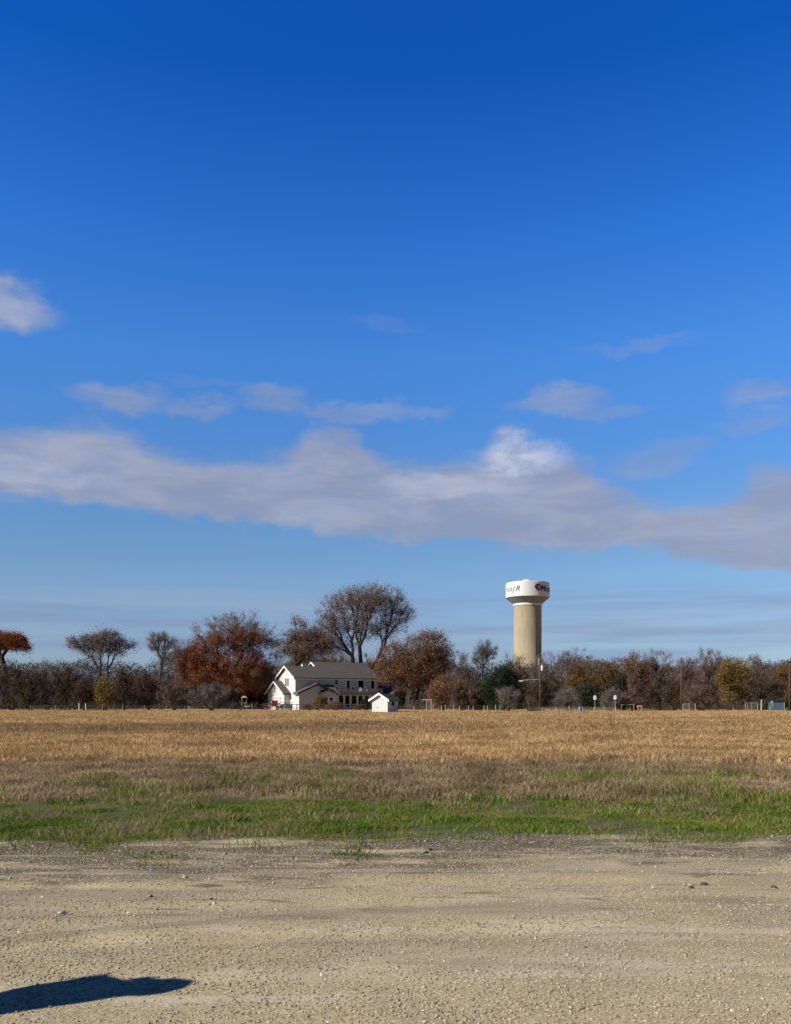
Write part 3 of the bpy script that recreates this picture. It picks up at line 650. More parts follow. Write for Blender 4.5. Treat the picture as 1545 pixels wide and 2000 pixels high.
T(596, 1203, 52, 1310, 190, 'thin', 'thin brown tree arching over the left end of the house roof', lob=[(600, 1240, 30, 26, 0), (572, 1250, 24, 22, 0), (580, 1212, 16, 10, 0), (628, 1255, 30, 24, 0), (600, 1272, 46, 20, 0), (556, 1268, 22, 22, 0)], trunk_r=1.0, fork=7, lean=(-2.5, 0))
T(712, 1137, 103, 1292, 197, 'pecan', 'tallest tree with a huge sparse domed crown behind the house', lob=[(712, 1180, 62, 40, 0), (650, 1200, 38, 42, 1), (775, 1195, 36, 38, -1), (690, 1170, 50, 30, 2), (745, 1172, 48, 32, -2), (640, 1228, 32, 28, 0), (795, 1200, 18, 18, 0), (700, 1225, 60, 26, 1), (760, 1226, 40, 24, 0), (640, 1255, 34, 22, 0), (668, 1262, 40, 18, 1)], fork=7.0, trunk_r=1.15, stems=3, seed=777)
T(588, 1266, 44, 1345, 206, 'brown', 'small rusty tree just above the left end of the house roof', trunk_r=0.8)
T(652, 1270, 46, 1345, 209, 'thin', 'low pinkish tree just above the middle of the house roof', trunk_r=0.8)
T(715, 1276, 44, 1345, 212, 'pink', 'low reddish tree below the tallest tree behind the roof')
T(812, 1230, 76, 1358, 166, 'brown', 'broad brown-leaved tree right of the house roof with a dark trunk', lob=[(830, 1265, 50, 32, 0), (775, 1285, 38, 32, -1), (860, 1285, 32, 34, 1), (810, 1300, 50, 36, -1), (765, 1310, 26, 24, 0), (850, 1325, 36, 28, 0), (845, 1245, 24, 14, 0), (770, 1318, 36, 24, -1), (805, 1328, 44, 22, 0), (742, 1300, 16, 18, 0)], fork=4.2, trunk_r=1.25)
T(904, 1268, 34, 1368, 176, 'pink', 'purplish bare tree between the broad brown tree and the evergreen', stems=3)
T(945, 1254, 25, 1310, 186, 'bare', 'bare tree whose small round crown sticks up left of the water tower')
T(868, 1322, 34, 1374, 152, 'brown', 'low orange-brown tree behind the pale swing frame', stems=2)
T(905, 1325, 32, 1376, 150, 'pink', 'low purplish scrub tree left of the evergreen', stems=3)
T(980, 1306, 40, 1378, 148, 'green', 'dark green evergreen tree left of the foot of the water tower', stems=3, shell=None) if False else T(980, 1306, 40, 1378, 148, 'green', 'dark green evergreen tree left of the foot of the water tower', stems=3)
T(993, 1343, 22, 1368, 136, 'greysc', 'small pale bare tree with one stem in front of the evergreen', name='small_bare_tree', trunk_r=1.3, fork=1.6)
T(935, 1340, 30, 1378, 152, 'dark', 'dark bush between the purplish scrub and the evergreen', name='shrub', stems=2)
T(1012, 1278, 42, 1365, 172, 'pink', 'bare pinkish tree across the left foot of the water tower', stems=3)
T(1066, 1278, 40, 1365, 170, 'bare', 'bare tree across the right foot of the water tower', stems=3)
T(1120, 1272, 48, 1345, 194, 'bare', 'grey bare dome-shaped tree behind, right of the water tower', stems=2)
T(1058, 1330, 34, 1376, 156, 'scrub', 'dark thicket behind the utility pole with the transformer', stems=3)
T(1134, 1297, 30, 1366, 163, 'olive', 'orange-olive tree below the grey dome-shaped tree', stems=2)
T(1110, 1350, 29, 1376, 142, 'greysc', 'low flat grey shrub with a split dark trunk near the blue drum', name='shrub', trunk_r=1.6, stems=2)
T(1182, 1296, 36, 1366, 161, 'olive', 'gold-olive tree above the two white box signs', stems=2)
T(1152, 1340, 26, 1378, 152, 'dark', 'dark green bush behind the left white box sign', name='shrub', stems=2)
T(1240, 1281, 30, 1364, 166, 'brown', 'orange-brown tree right of the gold-olive tree', stems=2)
T(1192, 1346, 21, 1374, 143, 'greysc', 'small grey bare bush between the two white box signs', name='shrub', trunk_r=1.3)
T(1238, 1328, 25, 1368, 145, 'pink', 'small pinkish bare tree with a pale trunk right of the white box signs', trunk_r=1.2, fork=2.4)
T(1215, 1325, 26, 1374, 155, 'dark', 'dark evergreen patch behind the right white box sign', stems=2)
T(1283, 1275, 42, 1362, 173, 'pink', 'bare pinkish tree left of the dark tall utility pole', stems=3)
T(1290, 1325, 30, 1374, 158, 'scrub', 'dark thicket above the leaning white post', stems=2)
T(1338, 1286, 30, 1364, 168, 'pink', 'bare reddish tree directly behind the dark tall utility pole', stems=2)
T(1382, 1268, 42, 1362, 174, 'pink', 'bare tree with a peaked top left of the golden tree', stems=3)
T(1320, 1335, 30, 1376, 152, 'scrub', 'low dark thicket left of the dark tall utility pole foot', stems=2)
T(1372, 1343, 40, 1378, 147, 'pink', 'low brown scrub behind the white metal gate', name='shrub', stems=3)
T(1426, 1287, 34, 1358, 160, 'gold', 'bright golden tree in the right part of the tree line', stems=2)
T(1482, 1285, 38, 1362, 170, 'pink', 'reddish bare tree right of the golden tree', stems=3)
T(1498, 1325, 36, 1372, 156, 'scrub', 'dark thicket behind the blue shed', stems=3)
T(1440, 1335, 38, 1376, 166, 'scrub', 'dark thicket under the golden tree', stems=2)
T(1548, 1296, 34, 1358, 162, 'olive', 'olive-gold tree cut off by the right edge', stems=2)
T(1545, 1350, 24, 1380, 152, 'scrub', 'low dark bush at the right edge beside the blue shed', name='shrub', stems=2)
# beyond the frame on both sides
T(-75, 1280, 48, 1366, 164, 'bare', 'pale bare tree outside the frame on the left', stems=3)
T(-150, 1290, 48, 1366, 160, 'scrub', 'thicket tree far outside the frame on the left', stems=3)
T(1620, 1280, 44, 1364, 168, 'pink', 'bare tree outside the frame on the right', stems=3)
T(1700, 1288, 44, 1364, 164, 'brown', 'brown tree far outside the frame on the right', stems=3)

# far-off wood behind the named trees, one mass
def far_wood():
    rs = np.random.RandomState(900); n = 190000
    x = (rs.rand(n) * 2 - 1) * 140; y = 206 + 22 * rs.rand(n)
    top = 6.6 + 4.2 * vnoise(x, y, 901, 0.09) + 2.6 * vnoise(x, y, 902, 0.4)
    z = 0.1 + top * rs.rand(n) ** 0.8
    B = np.stack([x, y, z], -1); D = rs.randn(n, 3) + np.array([0, 0, .9]); D /= np.linalg.norm(D, axis=1, keepdims=True)
    side = np.cross(D, rs.randn(n, 3)); side /= np.linalg.norm(side, axis=1, keepdims=True)
    ln = 0.4 + 0.7 * rs.rand(n, 1); w = 0.06 + 0.16 * rs.rand(n, 1)
    V = np.stack([B - side * w / 2, B + side * w / 2, B + D * ln], 1).reshape(-1, 3)
    o = npmesh('distant_wood', V, np.arange(3 * n).reshape(-1, 3), PAL['twig_dark'])
    tag(o, 'dark brown wood massed behind the tree line', 'wood', kind='stuff')
far_wood()
def understory():
    rs = np.random.RandomState(920); n = 150000
    x = (rs.rand(n) * 2 - 1) * 100; y = 180 + 16 * rs.rand(n)
    k = ~((x > -30) & (x < 10) & (y < 190)); x, y = x[k], y[k]; n = len(x)
    top = 3.2 + 3.2 * vnoise(x, y, 921, 0.12) + 1.6 * vnoise(x, y, 922, 0.5)
    B = np.stack([x, y, 0.05 + top * rs.rand(n) ** 0.9], -1); D = rs.randn(n, 3) + np.array([0, 0, .7]); D /= np.linalg.norm(D, axis=1, keepdims=True)
    side = np.cross(D, rs.randn(n, 3)); side /= np.linalg.norm(side, axis=1, keepdims=True)
    V = np.stack([B - side * .07, B + side * .07, B + D * (0.4 + 0.6 * rs.rand(n, 1))], 1).reshape(-1, 3)
    tag(npmesh('understory', V, np.arange(3 * n).reshape(-1, 3), PAL['twig_dark']), 'dark tangled understory filling the space between the trees', 'brush', kind='stuff')
understory()
# weeds and low brush along the foot of the tree line
def brush():
    rs = np.random.RandomState(910); n = 42000
    x = (rs.rand(n) * 2 - 1) * 82; y = 150 + 22 * rs.rand(n)
    dens = vnoise(x, y, 911, 0.16); k = (rs.rand(n) < np.clip((dens - 0.45) / 0.3, 0.02, 1)) & ~((x > -26) & (x < 3.5)); x, y = x[k], y[k]; n = len(x)
    z = 0.05 + (0.4 + 1.5 * vnoise(x, y, 912, 0.3)) * rs.rand(n)
    B = np.stack([x, y, z], -1); D = rs.randn(n, 3) * 0.6 + np.array([0, 0, 1.0]); D /= np.linalg.norm(D, axis=1, keepdims=True)
    side = np.cross(D, rs.randn(n, 3)); side /= np.linalg.norm(side, axis=1, keepdims=True)
    ln = 0.3 + 0.5 * rs.rand(n, 1); w = 0.05 + 0.08 * rs.rand(n, 1)
    V = np.stack([B - side * w / 2, B + side * w / 2, B + D * ln], 1).reshape(-1, 3)
    tag(npmesh('undergrowth', V, np.arange(3 * n).reshape(-1, 3), PAL['twig_dark']), 'brown brush growing along the foot of the trees', 'brush', kind='stuff')
brush()

# ------------------------------------------------------------------ house
M_wall = mat('white_siding', (0.80, 0.80, 0.78), 0.6, 0.06, 1.5)
def siding(name, c, pitch=0.2):
    m = bpy.data.materials.new(name); m.use_nodes = True; g = G(m.node_tree); b = g.n['Principled BSDF']; b.inputs['Roughness'].default_value = 0.6
    tcn = g.n.new('ShaderNodeTexCoord'); s_ = g.n.new('ShaderNodeSeparateXYZ'); g.l.new(tcn.outputs['Object'], s_.inputs[0])
    fr = g.m('FRACT', g.m('DIVIDE', s_.outputs[2], pitch))
    nz = g.noise(g.vscale(tcn.outputs['Object'], (0.6, 0.6, 1.5)), 1.0, 4, 0.6)
    g.l.new(g.mix(g.sstep(nz, 0.3, 0.7), c, tuple(x * 0.93 for x in c)), b.inputs['Base Color'])
    bn = g.n.new('ShaderNodeBump'); bn.inputs['Distance'].default_value = 0.02; bn.inputs['Strength'].default_value = 0.6
    g.l.new(fr, bn.inputs['Height']); g.l.new(bn.outputs[0], b.inputs['Normal'])
    return m
M_side = siding('lap_siding', (0.52, 0.53, 0.54))
M_trim = mat('white_trim', (0.66, 0.66, 0.66), 0.5)
M_roof = mat('grey_shingles', (0.112, 0.096, 0.084), 0.95, 0.35, 2.5, bump=0.02, bscale=6)
M_glass = mat('dark_glass', (0.012, 0.016, 0.022), 0.12)
M_door = mat('garage_door', (0.43, 0.43, 0.42), 0.5)
M_deck = mat('deck_timber', (0.30, 0.28, 0.25), 0.8, 0.3, 3)
M_fram = mat('window_frame', (0.72, 0.73, 0.76), 0.5)
HB = R(30)
house = empty('house', (PX(577, 165), 165, 0), HB, 'large white two-storey house with grey shingle roof, gabled ends and a columned porch', 'house')
SL = 0.5; EZ = 5.9
def roof_gable(mb, ax, a0, a1, c, half, ez, slope, over=0.45, th=0.22):
    """two sloping slabs meeting at a ridge; ridge runs along axis ax from a0 to a1, centred on c"""
    e = half + over; pz = ez + slope * half; low = pz - slope * e
    mb.prism([(c - e, low), (c, pz), (c + e, low), (c + e, low + th), (c, pz + th), (c - e, low + th)], ax, a0, a1)
def rake(mb, ax, a, c, half, ez, slope, over=0.45, th=0.30, w=0.09, sgn=-1, side=0):
    """white barge boards on a gable end at a"""
    e = half + over; pz = ez + slope * half; low = pz - slope * e
    a0, a1 = (a - w, a) if sgn < 0 else (a, a + w)
    top = 0.235
    if side <= 0: mb.prism([(c - e, low - 0.08), (c, pz - 0.08), (c, pz + top), (c - e, low + top)], ax, a0, a1)
    if side >= 0: mb.prism([(c + e, low - 0.08), (c + e, low + top), (c, pz + top), (c, pz - 0.08)], ax, a0, a1)
# walls: pentagon prisms along u
w = MB()
wA = 4.2; wB = 6.1
w.prism([(0, 0), (0, EZ), (wA, EZ + SL * wA), (2 * wA, EZ), (2 * wA, 0)], 'u', 0, 6.38)
w.prism([(0.003, 0), (0.003, EZ), (wB, EZ + SL * wB), (2 * wB, EZ), (2 * wB, 0)], 'u', 6.4, 17.3)
w.prism([(2.45, 0), (2.45, 3.05), (6.5, 5.15), (10.5, 3.05), (10.5, 0)], 'u', -1.2, -0.004)            # garage
w.prism([(8.402, 0), (8.402, 5.3), (10.4, 4.3), (10.4, 0)], 'u', 0.3, 6.0)
w.box(0.004, 7.2, -1.62, -0.004, 0, 2.95)                                                            # front addition
w.prism([(0.004, 2.95), (3.45, 4.60), (7.2, 2.95)], 'v', -1.62, -0.004)
w.prism([(4.2, 0), (4.2, 2.85), (5.7, 3.5), (7.2, 2.85), (7.2, 0)], 'v', -2.5, -1.624)
w.prism([(0.4, 0), (0.4, 2.9), (5.2, 5.0), (9.8, 2.9), (9.8, 0)], 'u', 17.304, 24.0)                 # right wing
w.prism([(19.6, 0), (19.6, 2.9), (22.4, 4.5), (25.2, 2.9), (25.2, 0)], 'v', -1.8, 0.396)
w.build('wall', M_side, house)
r = MB()
roof_gable(r, 'u', -0.45, 6.39, wA, wA, EZ, SL)
roof_gable(r, 'u', 5.95, 17.75, wB, wB, EZ + 0.012, SL)
roof_gable(r, 'u', -1.65, -0.003, 6.5, 4.05, 3.05, 0.52, 0.5)
r.prism([(8.3, 5.55), (10.9, 4.15), (10.9, 4.37), (8.3, 5.77)], 'u', -0.3, 6.2)
roof_gable(r, 'v', -2.25, -0.006, 3.6, 3.6, 2.97, 0.45, 0.5, 0.34)
roof_gable(r, 'v', -2.85, -1.7, 5.7, 1.5, 2.86, 0.42, 0.3, 0.16)
r.prism([(-2.3, 3.05), (-0.008, 4.45), (-0.008, 4.65), (-2.3, 3.25)], 'u', 4.3, 7.75)                # lean-to over the entry
roof_gable(r, 'u', 17.31, 24.4, 5.2, 4.8, 2.9, 0.44, 0.45)
roof_gable(r, 'v', -2.2, 3.0, 22.4, 2.8, 2.92, 0.56, 0.4)
rf = r.build('roof', M_roof, house)
t = MB()
rake(t, 'u', -0.45, wA, wA, EZ, SL); t.prism([(4.35, EZ + 0.012 + SL * 4.35 - 0.1), (4.35, EZ + 0.012 + SL * 4.35 + 0.235), (wB, EZ + 0.012 + SL * wB + 0.235), (wB, EZ + 0.012 + SL * wB - 0.1)], 'u', 5.86, 5.95); rake(t, 'u', 5.95, wB, wB, EZ + 0.012, SL, side=1)
rake(t, 'u', -1.65, 6.5, 4.05, 3.05, 0.52, 0.5)
pass
rake(t, 'u', -0.3, 8.3, 0.01, 5.55, 0.0, 0.0) if False else None
t.prism([(8.3, 5.45), (10.9, 4.05), (10.9, 4.42), (8.3, 5.82)], 'u', -0.39, -0.302)
t.box(7.15, 7.8, -2.39, -2.31, 2.80, 3.3); t.box(7.752, 7.85, -2.39, -1.4, 2.80, 3.27)                # lit corner board of the entry
t.box(-0.45, 17.7, -0.52, -0.455, EZ - 0.42, EZ - 0.16)                                              # eave fascia
t.build('trim', M_trim, house)
# small dormer tips above the roof
dm = MB(); dm.prism([(5.35, 7.8), (5.35, 8.25), (5.85, 8.75), (6.35, 8.25), (6.35, 7.8)], 'u', 3.9, 4.6)
d = dm.build('dormer', M_trim, house)
dm = MB(); dm.prism([(5.2, 8.2), (5.85, 8.85), (6.5, 8.2), (6.5, 8.3), (5.85, 8.95), (5.2, 8.3)], 'u', 3.85, 4.9); dm.build('dormer_roof', M_roof, d)
def window_v(u0, u1, z0, z1, v, name='window', mull=True, fw=0.16):
    """window in a wall facing -v"""
    f = MB(); f.box(u0 - fw, u1 + fw, v - 0.06, v - 0.002, z1, z1 + fw); f.box(u0 - fw, u1 + fw, v - 0.08, v - 0.002, z0 - fw, z0)
    f.box(u0 - fw, u0, v - 0.06, v - 0.002, z0, z1); f.box(u1, u1 + fw, v - 0.06, v - 0.002, z0, z1)
    if mull: f.box(u0, u1, v - 0.05, v - 0.02, (z0 + z1) / 2 - 0.04, (z0 + z1) / 2 + 0.04)
    o = f.build(name, M_fram, house)
    p = MB(); p.box(u0, u1, v - 0.018, v - 0.003, z0, z1); p.build('pane', M_glass, o)
    return o
def window_u(v0, v1, z0, z1, u, name='window', fw=0.1):
    f = MB(); f.box(u - 0.06, u - 0.002, v0 - fw, v1 + fw, z1, z1 + fw); f.box(u - 0.06, u - 0.002, v0 - fw, v1 + fw, z0 - fw, z0)
    f.box(u - 0.06, u - 0.002, v0 - fw, v0, z0, z1); f.box(u - 0.06, u - 0.002, v1, v1 + fw, z0, z1)
    o = f.build(name, M_fram, house); p = MB(); p.box(u - 0.03, u - 0.003, v0, v1, z0, z1); p.build('pane', M_glass, o)
window_u(3.05, 3.65, 4.35, 5.85, 0.0); window_u(4.05, 4.65, 4.35, 5.85, 0.0)
def U0(px, v): t_ = (px - 772.5) / F; a = PX(577, 165) - 0.5 * v; return (t_ * (165 + 0.866 * v) - a) / (0.866 - 0.5 * t_)
window_v(U0(654, 0), U0(660.5, 0), 4.75, 5.55, 0.0)
window_v(U0(677, 0), U0(683, 0), 3.5, 5.45, 0.0, 'door', False)
window_v(U0(699.5, 0), U0(710, 0), 3.9, 5.5, 0.0, mull=False)
window_v(U0(724.5, 0), U0(731, 0), 3.9, 5.5, 0.0, mull=False)
window_v(4.65, 5.35, 0.9, 2.2, -2.5); window_v(5.75, 6.45, 0.9, 2.2, -2.5)
for a_, b2 in ((662, 670), (674, 682), (687, 696), (700, 708), (713, 722)):
    window_v(U0(a_, 0), U0(b2, 0), 0.55, 2.55, 0.0, mull=False, fw=0.1)
window_v(21.7, 22.4, 1.0, 2.2, -1.8); window_v(23.3, 24.0, 1.0, 2.2, -1.8)
# garage door
gd = MB(); gd.box(-1.25, -1.203, 3.9, 8.9, 0.0, 2.15)
for k in range(1, 4): gd.box(-1.262, -1.25, 3.9, 8.9, k * 0.54 - 0.03, k * 0.54 + 0.03)
gdo = gd.build('garage_door', M_door, house)
gf = MB(); gf.box(-1.30, -1.203, 3.7, 9.1, 2.16, 2.28); gf.build('door_lintel', mat('lintel_board', (0.42, 0.42, 0.41), 0.7), house)  # plain grey board above the garage door
# porch
po = MB(); po.box(7.2, 16.9, -2.1, -0.005, 0.0, 0.42); po.build('porch_floor', M_deck, house)
for px in (672, 684, 698, 710, 722):
    u = U0(px, -2.0); c_ = MB(); c_.box(u - 0.11, u + 0.11, -2.05, -1.83, 0.42, 2.72); c_.box(u - 0.16, u + 0.16, -2.1, -1.78, 0.42, 0.56); c_.box(u - 0.16, u + 0.16, -2.1, -1.78, 2.58, 2.72); c_.build('column', M_trim, house)
u = U0(659, -2.0); c_ = MB(); c_.box(u - 0.14, u + 0.14, -2.12, -1.84, 0.0, 2.78); c_.build('column', M_trim, house)
dk = MB(); dk.box(7.86, 17.2, -2.2, -0.006, 2.74, 3.12); dk.build('balcony_floor', M_deck, house)
bl = MB(); bl.box(7.86, 17.2, -2.18, -2.10, 3.95, 4.03); bl.box(7.86, 17.2, -2.17, -2.11, 3.22, 3.28)
k = 7.9
while k < 17.2: bl.box(k, k + 0.045, -2.16, -2.12, 3.12, 3.95); k += 0.16
bl.build('balcony_railing', M_deck, house)
# furniture on the balcony
M_cush = mat('patio_chair_frame', (0.55, 0.54, 0.52), 0.6); M_black = mat('black_plastic', (0.015, 0.015, 0.017), 0.5)
def patio_chair(u, v, rz, m, label):
    e = empty('patio_chair', tuple(house.matrix_basis @ Vector((0, 0, 0))), 0, label, 'chair', 'chairs on the balcony')
    p0 = Matrix.Translation(house.location) @ Matrix.Rotation(HB, 4, 'Z') @ Vector((u, v, 3.121)); e.location = p0; e.rotation_euler = (0, 0, HB + rz)
    MB().box(-0.28, 0.28, -0.28, 0.28, 0.38, 0.45).build('seat', m, e); MB().box(-0.28, 0.28, 0.22, 0.28, 0.45, 1.0).build('backrest', m, e)
    for sx in (-0.25, 0.25):
        for sy in (-0.25, 0.25): MB().box(sx - 0.02, sx + 0.02, sy - 0.02, sy + 0.02, 0, 0.38).build('leg', m, e)
patio_chair(U0(690, -1), -1.2, 0.3, M_black, 'black chair on the balcony beside the glazed door')
patio_chair(U0(703, -1), -1.2, -0.4, M_cush, 'pale chair on the balcony in front of the wide dark window')
patio_chair(U0(717, -1), -1.2, 0.1, M_cush, 'pale chair on the balcony at its right end')

# bushes by the house
def bush(px, py_top, hw, Yd, style, label, seed):
    X0 = PX(px, Yd); tree('shrub', X0, Yd, PZ(py_top, Yd), hw / F * Yd, 0.25, style, label, seed, 'shrub', 'bushes by the house', stems=2)
STY['bushr'] = dict(STY['brown'], n=700, leaves=30, lz=0.13, ls=0.25, twigs=14, tl=0.5, tw=0.02)
STY['busho'] = dict(STY['olive'], n=700, leaves=30, lz=0.15, ls=0.3, twigs=10, tl=0.5, tw=0.02)
STY['bushg'] = dict(STY['green'], n=800, leaves=34, lz=0.13, ls=0.25)
bush(622, 1353, 15, 159, 'busho', 'yellow-green small tree in front of the house addition', 301)
bush(654, 1370, 14, 158, 'bushr', 'reddish brown rounded bush at the left foot of the porch', 302)
bush(716, 1362, 9, 160, 'bushg', 'narrow green bush at the right end of the porch', 303)
bush(601, 1377, 10, 158, 'bushr', 'low dark red bush below the front addition', 304)
bush(778, 1339, 17, 168, 'bushg', 'dark green small tree in front of the right wing of the house', 305)
bush(697, 1378, 7, 159, 'bushr', 'small brown bush before the middle porch columns', 306)

# ------------------------------------------------------------------ garden shed
YS = 127.0
shed = empty('garden_shed', (PX(757, YS), YS, 0), R(60), 'small white gabled garden shed standing in front of the house', 'shed')
sw = MB(); sw.prism([(0, 0), (0, 1.78), (1.28, 2.52), (2.56, 1.78), (2.56, 0)], 'u', 0, 3.0)
# local: u along the side (to the right and back), v along the front towards the left
sw.build('wall', M_side, shed)
sr = MB(); roof_gable(sr, 'u', -0.3, 3.3, 1.28, 1.28, 1.8, 0.575, 0.42, 0.09); sr.build('roof', mat('green_grey_shingles', (0.065, 0.067, 0.045), 0.95, 0.3, 6), shed)
stt = MB(); rake(stt, 'u', -0.3, 1.28, 1.28, 1.8, 0.575, 0.42, w=0.06)
stt.box(-0.03, -0.003, 0.003, 0.10, 0, 1.78); stt.box(-0.03, -0.003, 2.46, 2.557, 0, 1.78); stt.build('trim', M_trim, shed)
MB().box(-0.02, -0.003, 0.102, 2.458, 1.80, 1.84).build('gable_board', mat('gable_line', (0.5, 0.5, 0.48), 0.7), shed)
MB().box(1.1, 1.9, -0.03, -0.003, 0.9, 1.5).build('window', M_glass, shed)
MB().box(-0.05, -0.003, 1.55, 1.75, 0.62, 0.74).build('vent', mat('vent', (0.2, 0.2, 0.2), 0.6), shed)

# ------------------------------------------------------------------ blue shed at the right
YB = 150.0
bs = empty('blue_shed', (PX(1509, YB), YB, 0), R(-4), 'small blue-grey flat-roofed shed near the right edge', 'shed')
M_blue = siding('blue_boards', (0.055, 0.095, 0.135), 0.3)
MB().box(0, 1.95, 0, 2.0, 0, 1.55).build('wall', M_blue, bs)
MB().prism([(-0.25, 1.62), (2.3, 1.45), (2.3, 1.57), (-0.25, 1.74)], 'u', -0.2, 2.2).build('roof', mat('dark_roof', (0.03, 0.03, 0.035), 0.7), bs)
M_cb = mat('corner_board', (0.3, 0.36, 0.42), 0.6)
MB().box(0.0, 0.08, -0.03, -0.003, 0, 1.55).build('corner_board', M_cb, bs); MB().box(1.87, 1.95, -0.03, -0.003, 0, 1.55).build('corner_board', M_cb, bs)
MB().box(-0.19, -0.002, -0.12, 0.0, 1.35, 1.58).build('lamp', M_trim, bs)
gb = empty('green_barrel', (PX(1505.5, 148), 148, 0), 0, 'green barrel beside the blue shed', 'barrel')
MB().lathe([(0.001, 0), (0.26, 0), (0.30, 0.2), (0.31, 0.4), (0.28, 0.68), (0.001, 0.70)], 16).build('drum', mat('green_plastic', (0.06, 0.16, 0.035), 0.6), gb, True)
MB().lathe([(0.315, 0.35), (0.325, 0.37), (0.315, 0.39)], 16).build('hoop', mat('green_hoop', (0.06, 0.2, 0.05), 0.5), gb)

# ------------------------------------------------------------------ water tower
YT = 350.0; XT = PX(1030.5, YT)
tower = empty('water_tower', (XT, YT, 0), 0, 'tall water tower with white cylindrical tank on a beige concrete column', 'water tower')
RP = 27.0 / F * YT; RT = 42.3 / F * YT
def tz(py): return PZ(py, YT)
M_conc = bpy.data.materials.new('beige_concrete'); M_conc.use_nodes = True
g = G(M_conc.node_tree); b = g.n['Principled BSDF']; b.inputs['Roughness'].default_value = 0.9
tcn = g.n.new('ShaderNodeTexCoord'); s_ = g.n.new('ShaderNodeSeparateXYZ'); g.l.new(tcn.outputs['Object'], s_.inputs[0])
nz = g.noise(g.vscale(tcn.outputs['Object'], (0.7, 0.7, 0.12)), 1.0, 5, 0.6)
cc = g.mix(g.sstep(nz, 0.3, 0.7), (0.30, 0.255, 0.175), (0.255, 0.215, 0.148))
fr = g.m('FRACT', g.m('DIVIDE', s_.outputs[2], 2.44))
cc = g.mix(g.sstep(fr, 0.04, 0.015, 0.0, 0.35), cc, (0.18, 0.155, 0.11))
g.l.new(cc, b.inputs['Base Color'])
sh = MB(); sh.lathe([(RP * 1.03, 0), (RP * 1.03, 0.5), (RP, 0.5), (RP, tz(1183.6))], 96); 
so_ = sh.build('column', M_conc, tower, True)
M_tank = mat('white_paint', (0.56, 0.58, 0.58), 0.45, 0.05, 0.4)
MB().lathe([(RP, tz(1183.6)), (RP * 1.05, tz(1183.6)), (RP * 1.05, tz(1180.2)), (RP * 1.02, tz(1179.6))], 96).build('ring_beam', M_tank, tower)
MB().lathe([(RP * 1.03, tz(1180.0)), (RP * 1.08, tz(1179)), (RT * 0.965, tz(1169)), (RT, tz(1168.2))], 96).build('cone', mat('cone_shade_grey', (0.17, 0.19, 0.215), 0.6, 0.1, 0.5), tower)  # underside shade is put into the colour: darker, bluer grey than the tank
MB().lathe([(RT, tz(1168.2)), (RT * 1.004, tz(1167.6)), (RT * 1.004, tz(1141)), (RT * 0.99, tz(1139.6)), (RT * 0.93, tz(1138.9)), (RT * 0.4, tz(1137.6)), (0.01, tz(1137.4))], 96).build('tank', M_tank, tower)
ht = MB(); ht.lathe([(0.001, tz(1138)), (9.0 / F * YT, tz(1138)), (9.0 / F * YT, tz(1133.0)), (8.4 / F * YT, tz(1132.6)), (0.001, tz(1132.3))], 32); ht.build('roof_hatch', M_tank, tower)
M_navy = mat('navy_paint', (0.018, 0.03, 0.10), 0.5); M_red = mat('dark_red_paint', (0.22, 0.015, 0.025), 0.5); M_slate = mat('slate_paint', (0.03, 0.04, 0.09), 0.5)
def lettering(items, z0, size, m, name):
    Vs = []; Fs = []; vo = 0
    for ch, deg, sx in items:
        cu = bpy.data.curves.new('t', 'FONT'); cu.body = ch; cu.size = size; cu.shear = 0.35; cu.align_x = 'CENTER'; cu.resolution_u = 3; cu.offset = size * 0.012
        ob = bpy.data.objects.new('t', cu); COL.objects.link(ob)
        dg = bpy.context.evaluated_depsgraph_get(); me = bpy.data.meshes.new_from_object(ob.evaluated_get(dg))
        r_ = RT * 1.004 + 0.05
        for v in me.vertices:
            a = R(deg) + v.co.x * sx / r_; Vs.append((r_ * math.sin(a), -r_ * math.cos(a), z0 + v.co.y))
        for p in me.polygons: Fs.append(tuple(i + vo for i in p.vertices))
        vo += len(me.vertices); bpy.data.objects.remove(ob); bpy.data.curves.remove(cu); bpy.data.meshes.remove(me)
    mb = MB(); mb.add(Vs, Fs); mb.build(name, m, tower)
ta = math.degrees(math.atan2(XT, YT))     # face the camera side
lettering([('v', -68 - ta, 1.0), ('s', -58 - ta, 1.0), ('s', -49 - ta, 1.0), ('J', -40 - ta, 1.0), ('R', -27 - ta, 1.15)], tz(1157.6), 2.6, M_slate, 'lettering')
lettering([('M', 42 - ta, 1.1), ('u', 52 - ta, 1.1), ('r', 61 - ta, 1.1), ('p', 69 - ta, 1.1), ('h', 78 - ta, 1.1), ('y', 88 - ta, 1.1)], tz(1158.2), 3.3, M_navy, 'lettering')
def curved(poly, m, name, off):
    r_ = RT * 1.004 + off; mb = MB()
    vs = [(r_ * math.sin(R(a - ta)), -r_ * math.cos(R(a - ta)), tz(py)) for a, py in poly]
    mb.add(vs, [tuple(range(len(vs)))]); mb.build(name, m, tower)
def ang(px): return math.degrees(math.asin(max(-1, min(1, (px - 1030.5) / 42.3))))
curved([(ang(p), q) for p, q in ((1043, 1151), (1046, 1146.5), (1050, 1144.8), (1054, 1146), (1056, 1150), (1054, 1155), (1050, 1159.5), (1047, 1157))], M_navy, 'emblem', 0.06)
curved([(ang(p), q) for p, q in ((1044.8, 1151.5), (1047, 1149), (1050.5, 1147.5), (1050.3, 1157.5), (1047, 1155))], M_red, 'emblem', 0.09)
curved([(ang(p), q) for p, q in ((1051, 1147.5), (1053.5, 1149), (1053.5, 1153), (1051, 1157))], mat('pink_paint', (0.45, 0.25, 0.35), 0.5), 'emblem', 0.09)

